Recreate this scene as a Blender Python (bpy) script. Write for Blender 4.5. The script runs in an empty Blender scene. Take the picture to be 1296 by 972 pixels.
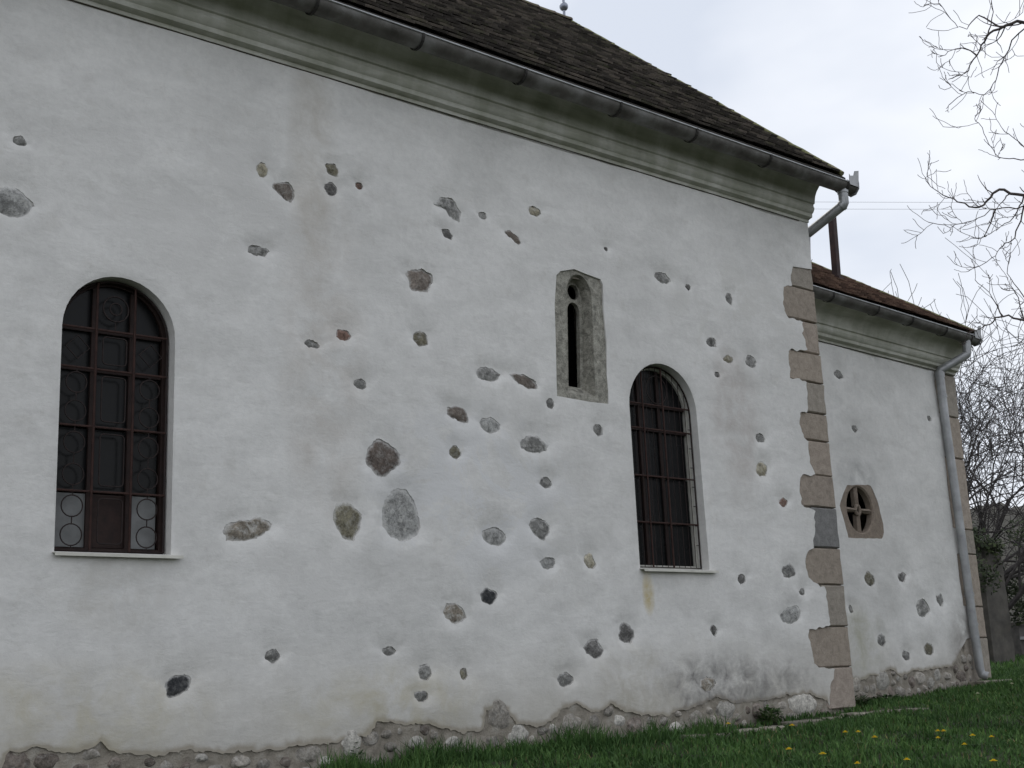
import bpy, bmesh, math, random
import numpy as np
from mathutils import Vector, Matrix, noise
from mathutils.geometry import delaunay_2d_cdt

# ------------------------------------------------------------------ camera, sky, sun, exposure
scene = bpy.context.scene
col = scene.collection
cam_data = bpy.data.cameras.new('camera')
cam = bpy.data.objects.new('camera', cam_data)
col.objects.link(cam)
cam_data.sensor_width = 36.0
cam_data.lens = 44.44
cam_data.clip_start = 0.05
cam_data.clip_end = 3000
CAM_POS = Vector((-12.935, -9.418, 0.487))
right = Vector((0.77437, -0.63128, -0.04281))
up = Vector((-0.11096, -0.20210, 0.97306))
back = Vector((-0.62292, -0.74876, -0.22655))
mw = Matrix((right, up, back)).transposed().to_4x4()
mw.translation = CAM_POS
cam.matrix_world = mw
scene.camera = cam

SUN_EL, SUN_AZ = 48.0, 20.0            # overcast: the bright part of the sky lies behind the church
world = bpy.data.worlds.new('World')
scene.world = world
world.use_nodes = True
wn, wl = world.node_tree.nodes, world.node_tree.links
wn.clear()
w_out = wn.new('ShaderNodeOutputWorld')
w_bg = wn.new('ShaderNodeBackground')
w_sky = wn.new('ShaderNodeTexSky')
w_sky.sky_type = 'NISHITA'
w_sky.sun_disc = False
w_sky.sun_elevation = math.radians(SUN_EL)
w_sky.sun_rotation = math.radians(SUN_AZ)
w_tc = wn.new('ShaderNodeTexCoord')
w_map = wn.new('ShaderNodeMapping')
w_map.inputs['Scale'].default_value = (1.0, 1.0, 2.2)
w_noise = wn.new('ShaderNodeTexNoise')
w_noise.inputs['Scale'].default_value = 2.1
w_noise.inputs['Detail'].default_value = 5
w_noise.inputs['Roughness'].default_value = 0.5
w_ramp = wn.new('ShaderNodeValToRGB')
w_ramp.color_ramp.elements[0].position = 0.36
w_ramp.color_ramp.elements[0].color = (5.9, 6.35, 7.2, 1)
w_ramp.color_ramp.elements[1].position = 0.66
w_ramp.color_ramp.elements[1].color = (9.3, 9.4, 9.65, 1)
w_mix = wn.new('ShaderNodeMixRGB')
w_mix.inputs['Fac'].default_value = 0.95
wl.new(w_tc.outputs['Generated'], w_map.inputs['Vector'])
wl.new(w_map.outputs['Vector'], w_noise.inputs['Vector'])
wl.new(w_noise.outputs['Fac'], w_ramp.inputs['Fac'])
wl.new(w_sky.outputs['Color'], w_mix.inputs['Color1'])
wl.new(w_ramp.outputs['Color'], w_mix.inputs['Color2'])
wl.new(w_mix.outputs['Color'], w_bg.inputs['Color'])
w_bg.inputs['Strength'].default_value = 0.1
wl.new(w_bg.outputs['Background'], w_out.inputs['Surface'])

sun_data = bpy.data.lights.new('sun', 'SUN')
sun_data.energy = 0.6
sun_data.angle = math.radians(25)
sun_data.color = (1.0, 0.96, 0.9)
sun = bpy.data.objects.new('sun', sun_data)
col.objects.link(sun)
_e, _a = math.radians(SUN_EL), math.radians(SUN_AZ)
_d = Vector((math.sin(_a) * math.cos(_e), math.cos(_a) * math.cos(_e), math.sin(_e)))
sun.rotation_euler = _d.to_track_quat('Z', 'Y').to_euler()

scene.view_settings.view_transform = 'Standard'
scene.view_settings.look = 'None'
scene.view_settings.exposure = 0.3
scene.view_settings.gamma = 1.0
scene.view_settings.use_curve_mapping = False

# ------------------------------------------------------------------ measured outlines, metres
# nave wall: (x along the wall, z); chancel wall: (u along its own wall, z)
STONE_OUTLINES = [
    ('brown', [(-7.778, 4.868), (-7.602, 4.945), (-7.53, 4.878), (-7.53, 4.786), (-7.579, 4.731), (-7.635, 4.741)]),
    ('olive', [(-7.226, 5.194), (-7.111, 5.221), (-7.069, 5.168), (-7.079, 5.087), (-7.189, 5.109)]),
    ('grey', [(-5.977, 5.064), (-5.897, 5.156), (-5.76, 5.185), (-5.694, 5.124), (-5.643, 5.043), (-5.662, 4.93), (-5.769, 4.958), (-5.849, 5.033)]),
    ('dark', [(-5.89, 4.827), (-5.794, 4.829), (-5.747, 4.772), (-5.769, 4.719), (-5.865, 4.741)]),
    ('brown', [(-5.109, 4.956), (-5.023, 4.982), (-4.941, 4.946), (-4.879, 4.855), (-4.923, 4.838), (-5.045, 4.9)]),
    ('brown', [(-6.33, 4.312), (-6.161, 4.363), (-6.013, 4.341), (-6.019, 4.246), (-6.098, 4.13), (-6.282, 4.121)]),
    ('brown', [(-5.108, 3.457), (-4.97, 3.466), (-4.776, 3.415), (-4.731, 3.333), (-4.871, 3.318), (-5.031, 3.361)]),
    ('brown', [(-5.912, 3.013), (-5.817, 3.05), (-5.686, 3.031), (-5.651, 2.959), (-5.66, 2.876), (-5.777, 2.893), (-5.906, 2.939)]),
    ('darkbrown', [(-6.828, 2.452), (-6.783, 2.569), (-6.691, 2.66), (-6.586, 2.623), (-6.461, 2.543), (-6.446, 2.43), (-6.654, 2.294), (-6.73, 2.321), (-6.815, 2.391)]),
    ('olive', [(-7.172, 1.961), (-7.101, 2.038), (-6.975, 2.052), (-6.874, 1.962), (-6.891, 1.853), (-6.965, 1.715), (-7.077, 1.724), (-7.147, 1.843)]),
    ('light', [(-6.653, 2.005), (-6.625, 2.092), (-6.555, 2.181), (-6.476, 2.215), (-6.373, 2.185), (-6.297, 2.102), (-6.265, 2.002), (-6.243, 1.873), (-6.28, 1.785), (-6.439, 1.715), (-6.566, 1.761), (-6.664, 1.863)]),
    ('pale', [(-8.213, 1.741), (-8.164, 1.822), (-8.015, 1.853), (-7.862, 1.888), (-7.764, 1.839), (-7.784, 1.78), (-7.925, 1.695), (-8.175, 1.665)]),
    ('black', [(-8.688, 0.551), (-8.644, 0.615), (-8.507, 0.632), (-8.456, 0.588), (-8.483, 0.515), (-8.629, 0.445), (-8.668, 0.462)]),
    ('light', [(-1.265, 1.055), (-1.129, 1.135), (-0.922, 1.174), (-0.853, 1.101), (-0.925, 1.008), (-1.083, 0.941), (-1.229, 0.977)]),
]
STONE_SPOTS = [
    (-9.972, 4.731, 0.066, 0.046, 'grey'),
    (-10.021, 4.21, 0.183, 0.14, 'light'),
    (-7.86, 4.984, 0.067, 0.075, 'tan'),
    (-7.153, 4.961, 0.067, 0.074, 'dark'),
    (-7.893, 4.224, 0.115, 0.062, 'grey'),
    (-6.84, 5.059, 0.048, 0.04, 'rust'),
    (-5.366, 5.066, 0.057, 0.047, 'grey'),
    (-4.673, 5.253, 0.099, 0.054, 'tan'),
    (-3.671, 5.021, 0.037, 0.028, 'dark'),
    (-7.372, 3.445, 0.088, 0.047, 'grey'),
    (-7.042, 3.578, 0.083, 0.063, 'rust'),
    (-6.175, 3.657, 0.092, 0.089, 'olive'),
    (-6.873, 3.135, 0.068, 0.058, 'grey'),
    (-5.38, 3.408, 0.179, 0.081, 'grey'),
    (-4.592, 3.191, 0.059, 0.058, 'grey'),
    (-3.936, 2.977, 0.068, 0.064, 'grey'),
    (-5.389, 2.896, 0.138, 0.087, 'light'),
    (-4.828, 2.744, 0.192, 0.097, 'grey'),
    (-5.827, 2.593, 0.075, 0.069, 'olive'),
    (-4.701, 2.372, 0.083, 0.06, 'grey'),
    (-5.392, 1.813, 0.164, 0.102, 'light'),
    (-4.817, 1.918, 0.148, 0.121, 'grey'),
    (-4.72, 1.574, 0.108, 0.066, 'light'),
    (-4.165, 1.609, 0.082, 0.092, 'tan'),
    (-5.487, 1.243, 0.123, 0.081, 'black'),
    (-5.897, 1.09, 0.144, 0.097, 'pale'),
    (-6.612, 0.765, 0.079, 0.044, 'grey'),
    (-6.233, 0.573, 0.077, 0.083, 'grey'),
    (-6.286, 0.362, 0.086, 0.05, 'grey'),
    (-5.812, 0.544, 0.045, 0.059, 'olive'),
    (-4.169, 0.738, 0.134, 0.099, 'dark'),
    (-3.71, 0.882, 0.117, 0.107, 'dark'),
    (-4.57, 0.453, 0.113, 0.064, 'grey'),
    (-7.755, 0.747, 0.072, 0.054, 'grey'),
    (-1.002, 2.367, 0.088, 0.056, 'rust'),
    (-1.017, 1.562, 0.145, 0.087, 'grey'),
    (-1.873, 1.463, 0.074, 0.061, 'dark'),
    (-0.812, 1.331, 0.059, 0.05, 'grey'),
    (-2.393, 0.898, 0.063, 0.068, 'dark'),
    (-2.798, 4.846, 0.131, 0.086, 'grey'),
    (-2.383, 4.8, 0.047, 0.044, 'dark'),
    (-1.673, 4.773, 0.072, 0.075, 'grey'),
    (-2.045, 4.185, 0.09, 0.072, 'grey'),
    (-1.781, 4.013, 0.099, 0.053, 'tan'),
    (-2.003, 3.802, 0.048, 0.039, 'dark'),
    (-1.374, 4.032, 0.109, 0.083, 'grey'),
    (-1.32, 3.121, 0.086, 0.067, 'grey'),
    (-1.338, 2.744, 0.114, 0.094, 'tan'),
    (-2.557, 0.336, 0.136, 0.082, 'pale'),
    (-4.363, 3.657, 0.028, 0.038, 'dark'),
]
CHANCEL_STONE_SPOTS = [
    (1.546, 1.562, 0.135, 0.105, 'olive'),
    (2.373, 1.616, 0.114, 0.071, 'grey'),
    (2.83, 1.189, 0.192, 0.119, 'grey'),
    (3.328, 1.309, 0.111, 0.1, 'grey'),
    (1.008, 1.171, 0.046, 0.066, 'grey'),
    (1.689, 0.777, 0.127, 0.092, 'grey'),
    (2.866, 0.628, 0.128, 0.096, 'olive'),
    (2.259, 0.558, 0.102, 0.078, 'grey'),
    (1.302, 4.341, 0.119, 0.074, 'grey'),
    (1.57, 3.613, 0.08, 0.062, 'grey'),
    (3.623, 3.971, 0.071, 0.055, 'grey'),
]
PLASTER_FOOT = [
    (-9.905, 0.041),
    (-9.868, 0.104),
    (-9.829, 0.127),
    (-9.761, 0.123),
    (-9.639, 0.159),
    (-9.554, 0.115),
    (-9.355, 0.099),
    (-9.182, 0.152),
    (-9.061, 0.079),
    (-8.849, 0.046),
    (-8.755, 0.016),
    (-8.52, 0.053),
    (-8.226, 0.025),
    (-8.109, 0.003),
    (-8.083, 0.017),
    (-7.685, 0.013),
    (-7.614, 0.019),
    (-7.228, 0.037),
    (-6.961, 0.052),
    (-6.844, 0.048),
    (-6.762, 0.182),
    (-6.622, 0.175),
    (-6.46, 0.128),
    (-6.357, 0.144),
    (-6.02, 0.079),
    (-5.848, 0.032),
    (-5.648, 0.037),
    (-5.615, 0.057),
    (-5.563, 0.21),
    (-5.446, 0.248),
    (-5.332, 0.225),
    (-5.223, 0.07),
    (-4.915, 0.036),
    (-4.765, 0.081),
    (-4.633, 0.192),
    (-4.454, 0.22),
    (-4.23, 0.118),
    (-4.013, 0.191),
    (-3.831, 0.117),
    (-3.589, 0.067),
    (-3.252, 0.049),
    (-3.203, 0.04),
    (-3.056, 0.089),
    (-2.79, 0.108),
    (-2.408, 0.197),
    (-2.187, 0.121),
    (-1.712, 0.134),
    (-1.327, 0.152),
    (-0.87, 0.171),
    (-0.559, 0.093),
]
CHANCEL_PLASTER_FOOT = [
    (0.863, 0.291),
    (1.043, 0.258),
    (1.297, 0.323),
    (1.469, 0.309),
    (1.808, 0.393),
    (2.043, 0.291),
    (2.396, 0.362),
    (2.621, 0.342),
    (3.02, 0.37),
    (3.428, 0.38),
    (3.532, 0.468),
    (3.681, 0.567),
]
QUOINS = [
    ('quoin_grey', [(-0.385, 5.39), (-0.458, 5.277), (-0.469, 5.135)], 5.443, 5.143),
    ('quoin_red', [(-0.624, 5.088), (-0.664, 4.904), (-0.651, 4.768), (-0.579, 4.697)], 5.143, 4.711),
    ('quoin_brown', [(-0.304, 4.677), (-0.35, 4.523), (-0.285, 4.333)], 4.711, 4.298),
    ('quoin_red', [(-0.665, 4.262), (-0.677, 4.087), (-0.669, 3.924)], 4.298, 3.917),
    ('quoin_grey', [(-0.346, 3.902), (-0.377, 3.763), (-0.397, 3.508)], 3.917, 3.525),
    ('quoin_red', [(-0.538, 3.485), (-0.584, 3.358), (-0.528, 3.187)], 3.525, 3.174),
    ('quoin_brown', [(-0.444, 3.141), (-0.448, 2.96), (-0.376, 2.747)], 3.174, 2.739),
    ('quoin_brown', [(-0.673, 2.698), (-0.701, 2.544), (-0.692, 2.347)], 2.746, 2.349),
    ('quoin_dark', [(-0.45, 2.299), (-0.461, 2.131), (-0.538, 1.857)], 2.349, 1.857),
    ('quoin_red', [(-0.629, 1.824), (-0.699, 1.674), (-0.679, 1.497), (-0.501, 1.417)], 1.857, 1.416),
    ('quoin_grey', [(-0.389, 1.388), (-0.385, 1.175), (-0.361, 0.93)], 1.416, 0.922),
    ('quoin_red', [(-0.772, 0.89), (-0.775, 0.712), (-0.729, 0.496), (-0.559, 0.443)], 0.922, 0.45),
    ('quoin_pink', [(-0.347, 0.428), (-0.477, 0.217), (-0.497, 0.004)], 0.45, -0.032),
]
CHANCEL_QUOIN_JOINTS = [
    4.746,
    4.076,
    3.437,
    2.36,
    1.993,
    1.22,
    0.771,
    0.08,
]
NICHE_BLOCK = [
    (-4.435, 4.585),
    (-4.374, 4.64),
    (-4.174, 4.699),
    (-4.023, 4.674),
    (-3.799, 4.648),
    (-3.768, 4.589),
    (-3.776, 4.331),
    (-3.769, 4.131),
    (-3.759, 3.952),
    (-3.777, 3.591),
    (-3.768, 3.414),
    (-3.785, 3.271),
    (-4.038, 3.265),
    (-4.5, 3.282),
    (-4.484, 3.853),
    (-4.479, 4.257),
]
OCULUS_BLOCK = [
    (1.204, 2.803),
    (1.457, 2.83),
    (1.792, 2.845),
    (1.878, 2.709),
    (1.944, 2.59),
    (1.968, 2.48),
    (2.007, 2.335),
    (2.004, 2.212),
    (1.941, 2.124),
    (1.105, 2.095),
    (1.043, 2.334),
    (0.982, 2.52),
    (1.083, 2.669),
]
DANDELIONS = [
    (-2.476, -1.03),
    (-2.36, -1.564),
    (-2.41, -1.727),
    (-3.859, -2.737),
    (-2.859, -0.464),
    (-2.494, -1.988),
    (-1.544, -2.044),
    (-1.659, -2.181),
    (-2.121, -2.381),
    (-2.142, -2.717),
    (-1.696, -2.525),
    (-1.615, -2.668),
    (-3.444, -2.925),
    (-2.754, -3.347),
    (1.997, -0.391),
    (3.066, -0.245),
    (-3.803, -2.018),
    (-3.811, -2.4),
]
LIMBS = [
    [(0.614, -3.87, 3.75), (-0.154, -4.023, 6.19), (-0.572, -3.824, 6.88), (-0.779, -3.571, 7.049), (-0.873, -3.369, 7.038), (-0.919, -3.222, 6.987), (-0.917, -3.068, 6.831), (-0.922, -2.918, 6.688), (-1.0, -2.751, 6.66)],
    [(-0.383, -3.738, 6.978), (-0.571, -3.461, 7.091), (-0.575, -3.209, 6.862), (-0.552, -3.054, 6.661), (-0.569, -2.905, 6.539), (-0.662, -2.774, 6.585), (-0.731, -2.569, 6.496)],
    [(-0.503, -3.183, 7.239), (-0.667, -3.035, 7.398), (-0.706, -2.873, 7.316), (-0.784, -2.792, 7.376), (-0.938, -2.74, 7.593)],
    [(-0.367, -2.937, 7.286), (-0.427, -3.063, 7.511), (-0.541, -3.105, 7.747)],
    [(-0.18, -2.679, 7.22), (-0.305, -2.559, 7.334), (-0.391, -2.35, 7.28)],
    [(1.653, -3.444, 4.0), (1.129, -3.066, 5.248), (0.833, -2.819, 5.752), (0.708, -2.552, 5.736), (0.558, -2.341, 5.843), (0.523, -2.219, 5.767), (0.464, -2.059, 5.697), (0.314, -1.887, 5.832), (0.198, -1.761, 5.939), (0.095, -1.684, 6.074)],
    [(0.006, -3.215, 5.436), (-0.086, -2.935, 5.315), (-0.226, -2.677, 5.333), (-0.328, -2.436, 5.258), (-0.437, -2.234, 5.243), (-0.568, -2.055, 5.311)],
    [(0.202, -3.121, 5.511), (0.05, -3.064, 5.824), (-0.09, -2.851, 5.905), (-0.179, -2.741, 5.981), (-0.305, -2.703, 6.221), (-0.396, -2.673, 6.382)],
    [(0.244, -2.969, 5.904), (0.105, -2.889, 6.139), (-0.028, -2.777, 6.312)],
    [(0.498, -2.64, 5.535), (0.527, -2.47, 5.217), (0.476, -2.331, 5.152), (0.45, -2.198, 5.022), (0.339, -1.934, 4.922)],
    [(0.544, -2.268, 5.626), (0.545, -2.074, 5.341), (0.467, -1.948, 5.365)],
    [(-0.154, -2.985, 5.404), (-0.155, -2.835, 5.204), (-0.213, -2.657, 5.109), (-0.271, -2.51, 5.05)],
    [(1.024, -3.595, 3.166), (0.653, -3.095, 3.852), (0.437, -2.792, 4.123), (0.304, -2.551, 4.163), (0.186, -2.369, 4.238), (0.112, -2.184, 4.142), (0.026, -2.012, 4.106)],
    [(0.383, -2.263, 4.294), (0.293, -2.219, 4.518), (0.162, -2.107, 4.737)],
    [(0.837, -2.593, 4.231), (0.657, -2.407, 4.536), (0.521, -2.319, 4.826), (0.499, -2.411, 5.036)],
    [(0.898, -2.242, 4.328), (0.8, -2.235, 4.654), (0.727, -2.135, 4.718)],
]
TREE_FOOT = (0.769, -3.351, -0.131)

# ------------------------------------------------------------------ helpers
def link(o, parent=None):
    col.objects.link(o)
    if parent is not None:
        o.parent = parent
    return o

def tag(o, label=None, cat=None, group=None, kind=None):
    if label: o['label'] = label
    if cat: o['category'] = cat
    if group: o['group'] = group
    if kind: o['kind'] = kind
    return o

def empty(name, loc=(0, 0, 0)):
    o = bpy.data.objects.new(name, None)
    o.empty_display_size = 0.3
    o.location = loc
    return link(o)

class MB:
    """collects vertices and faces, then builds one mesh object"""
    def __init__(self, m=None):
        self.v, self.f, self.m = [], [], m
    def add(self, verts, faces):
        b = len(self.v)
        self.v += [tuple(p) for p in verts]
        self.f += [tuple(i + b for i in f) for f in faces]
    def box(self, x0, x1, y0, y1, z0, z1):
        self.add([(x0, y0, z0), (x1, y0, z0), (x1, y1, z0), (x0, y1, z0), (x0, y0, z1), (x1, y0, z1), (x1, y1, z1), (x0, y1, z1)],
                 [(0, 3, 2, 1), (4, 5, 6, 7), (0, 1, 5, 4), (1, 2, 6, 5), (2, 3, 7, 6), (3, 0, 4, 7)])
    def tube(self, pts, rad, n=8, cap=True, closed=False):
        pts = [Vector(p) for p in pts]
        N = len(pts)
        rads = rad if isinstance(rad, (list, tuple)) else [rad] * N
        b = len(self.v)
        prev = None
        for i, p in enumerate(pts):
            if closed:
                t = pts[(i + 1) % N] - pts[i - 1]
            else:
                t = pts[min(i + 1, N - 1)] - pts[max(i - 1, 0)]
            if t.length < 1e-9: t = Vector((0, 0, 1))
            t.normalize()
            if prev is None:
                a = Vector((0, 0, 1)) if abs(t.z) < 0.9 else Vector((1, 0, 0))
                u = t.cross(a).normalized()
            else:
                u = (prev - t * prev.dot(t))
                if u.length < 1e-6: u = t.orthogonal()
                u.normalize()
            prev = u
            w = t.cross(u)
            for k in range(n):
                a = 2 * math.pi * k / n
                self.v.append(tuple(p + (u * math.cos(a) + w * math.sin(a)) * rads[i]))
        for i in range(N if closed else N - 1):
            j = (i + 1) % N
            for k in range(n):
                self.f.append((b + i * n + k, b + i * n + (k + 1) % n, b + j * n + (k + 1) % n, b + j * n + k))
        if cap and not closed:
            self.f.append(tuple(b + k for k in reversed(range(n))))
            self.f.append(tuple(b + (N - 1) * n + k for k in range(n)))
    def strip(self, ring_a, ring_b, closed=True):
        b = len(self.v); n = len(ring_a)
        self.v += [tuple(p) for p in ring_a] + [tuple(p) for p in ring_b]
        for i in range(n if closed else n - 1):
            j = (i + 1) % n
            self.f.append((b + i, b + j, b + n + j, b + n + i))
    def extrude_profile(self, prof, x0, x1, nseg=1, wob=0.0):
        """prof: (y, z) closed outline swept along x"""
        n = len(prof); b = len(self.v)
        for s in range(nseg + 1):
            x = x0 + (x1 - x0) * s / nseg
            for (y, z) in prof:
                dy = wob * noise.noise(Vector((x * 1.3, y * 3, z * 3)))
                self.v.append((x, y + dy, z + dy * .6))
        for s in range(nseg):
            for i in range(n):
                j = (i + 1) % n
                self.f.append((b + s * n + i, b + (s + 1) * n + i, b + (s + 1) * n + j, b + s * n + j))
        self.f.append(tuple(b + i for i in range(n)))
        self.f.append(tuple(b + nseg * n + i for i in reversed(range(n))))
    def build(self, name, mat, parent=None, smooth=False, xf=None, recalc=True):
        me = bpy.data.meshes.new(name)
        v = self.v
        if xf is not None:
            v = [tuple(xf @ Vector(p)) for p in v]
        me.from_pydata(v, [], self.f)
        if recalc:
            bm = bmesh.new(); bm.from_mesh(me)
            bmesh.ops.recalc_face_normals(bm, faces=bm.faces)
            bm.to_mesh(me); bm.free()
        me.materials.append(M[mat] if isinstance(mat, str) else mat)
        if smooth:
            me.polygons.foreach_set('use_smooth', [True] * len(me.polygons))
            if smooth != 'all':
                me.set_sharp_from_angle(angle=math.radians(smooth))
        me.update()
        return link(bpy.data.objects.new(name, me), parent)

def in_poly(px, pz, poly):
    poly = np.asarray(poly); inside = np.zeros(len(px), bool)
    x1, z1 = poly[:, 0], poly[:, 1]
    x2, z2 = np.roll(x1, -1), np.roll(z1, -1)
    for a, b, c, d in zip(x1, z1, x2, z2):
        if b == d: continue
        cond = ((b > pz) != (d > pz)) & (px < (c - a) * (pz - b) / (d - b) + a)
        inside ^= cond
    return inside

def poly_dist(px, pz, poly, closed=True):
    poly = np.asarray(poly); best = np.full(len(px), 1e9)
    n = len(poly)
    for i in range(n if closed else n - 1):
        a, b = poly[i], poly[(i + 1) % n]
        d = b - a; L = max(d @ d, 1e-12)
        t = np.clip(((px - a[0]) * d[0] + (pz - a[1]) * d[1]) / L, 0, 1)
        best = np.minimum(best, np.hypot(px - a[0] - t * d[0], pz - a[1] - t * d[1]))
    return best

def resample(poly, step, closed=True):
    out = []
    n = len(poly)
    for i in range(n if closed else n - 1):
        a, b = poly[i], poly[(i + 1) % n]
        L = math.hypot(b[0] - a[0], b[1] - a[1]); k = max(1, int(math.ceil(L / step)))
        for j in range(k):
            out.append((a[0] + (b[0] - a[0]) * j / k, a[1] + (b[1] - a[1]) * j / k))
    if not closed: out.append(tuple(poly[-1]))
    return out

def roughen(poly, amp, scale, seed):
    return [(x + amp * noise.noise(Vector((x * scale, z * scale, seed))), z + amp * noise.noise(Vector((x * scale, z * scale, seed + 17.3)))) for x, z in poly]

def smooth_poly(poly, it=1):
    for _ in range(it):
        out = []
        n = len(poly)
        for i in range(n):
            a, b = poly[i], poly[(i + 1) % n]
            out += [(a[0] * .75 + b[0] * .25, a[1] * .75 + b[1] * .25), (a[0] * .25 + b[0] * .75, a[1] * .25 + b[1] * .75)]
        poly = out
    return poly

# ------------------------------------------------------------------ materials
M = {}
def ramp(nodes, stops, interp='LINEAR'):
    r = nodes.new('ShaderNodeValToRGB'); cr = r.color_ramp; cr.interpolation = interp
    while len(cr.elements) < len(stops): cr.elements.new(0.5)
    for e, (p, c) in zip(cr.elements, stops):
        e.position = p; e.color = (c[0], c[1], c[2], 1)
    return r

def base_mat(name, rough=0.9, spec=0.3, metallic=0.0):
    m = bpy.data.materials.new(name); m.use_nodes = True
    nt = m.node_tree; b = nt.nodes['Principled BSDF']
    b.inputs['Roughness'].default_value = rough
    b.inputs['Specular IOR Level'].default_value = spec
    b.inputs['Metallic'].default_value = metallic
    M[name] = m
    return m, nt.nodes, nt.links, b

def tex_noise(n, l, vec, scale, detail=6, rough=0.55, dist=0.0):
    t = n.new('ShaderNodeTexNoise')
    t.inputs['Scale'].default_value = scale; t.inputs['Detail'].default_value = detail
    t.inputs['Roughness'].default_value = rough; t.inputs['Distortion'].default_value = dist
    if vec is not None: l.new(vec, t.inputs['Vector'])
    return t

def mixc(n, l, fac, a, b, mode='MIX'):
    x = n.new('ShaderNodeMixRGB'); x.blend_type = mode
    for s, v in (('Fac', fac), ('Color1', a), ('Color2', b)):
        if hasattr(v, 'links'): l.new(v, x.inputs[s])
        elif s == 'Fac': x.inputs[s].default_value = v
        else: x.inputs[s].default_value = (v[0], v[1], v[2], 1)
    return x.outputs['Color']

def math_n(n, l, op, a, b=0.0, clamp=False):
    x = n.new('ShaderNodeMath'); x.operation = op; x.use_clamp = clamp
    for i, v in enumerate((a, b)):
        if hasattr(v, 'links'): l.new(v, x.inputs[i])
        else: x.inputs[i].default_value = v
    return x.outputs[0]

def add_bump(n, l, b, heights):
    prev = None
    for h, strength, dist in heights:
        bp = n.new('ShaderNodeBump'); bp.inputs['Strength'].default_value = strength; bp.inputs['Distance'].default_value = dist
        l.new(h, bp.inputs['Height'])
        if prev is not None: l.new(prev, bp.inputs['Normal'])
        prev = bp.outputs['Normal']
    l.new(prev, b.inputs['Normal'])

def simple(name, c1, c2, scale=8, rough=0.9, spec=0.3, bump=0.3, bdist=0.01, metallic=0.0, detail=6, c3=None, rnd=0.0, fine=60):
    m, n, l, b = base_mat(name, rough, spec, metallic)
    tc = n.new('ShaderNodeTexCoord'); vec = tc.outputs['Object']
    t = tex_noise(n, l, vec, scale, detail, 0.62)
    stops = [(0.33, c1), (0.67, c2)] if c3 is None else [(0.3, c1), (0.5, c2), (0.7, c3)]
    r = ramp(n, stops); l.new(t.outputs['Fac'], r.inputs['Fac'])
    c = r.outputs['Color']
    if rnd:
        oi = n.new('ShaderNodeObjectInfo')
        rr = ramp(n, [(0, (1 - rnd,) * 3), (1, (1 + rnd,) * 3)]); l.new(oi.outputs['Random'], rr.inputs['Fac'])
        c = mixc(n, l, 1.0, c, rr.outputs['Color'], 'MULTIPLY')
    l.new(c, b.inputs['Base Color'])
    if bump:
        t2 = tex_noise(n, l, vec, fine, 8, 0.65)
        add_bump(n, l, b, [(t.outputs['Fac'], bump, bdist), (t2.outputs['Fac'], bump, bdist * .4)])
    return m

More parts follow.
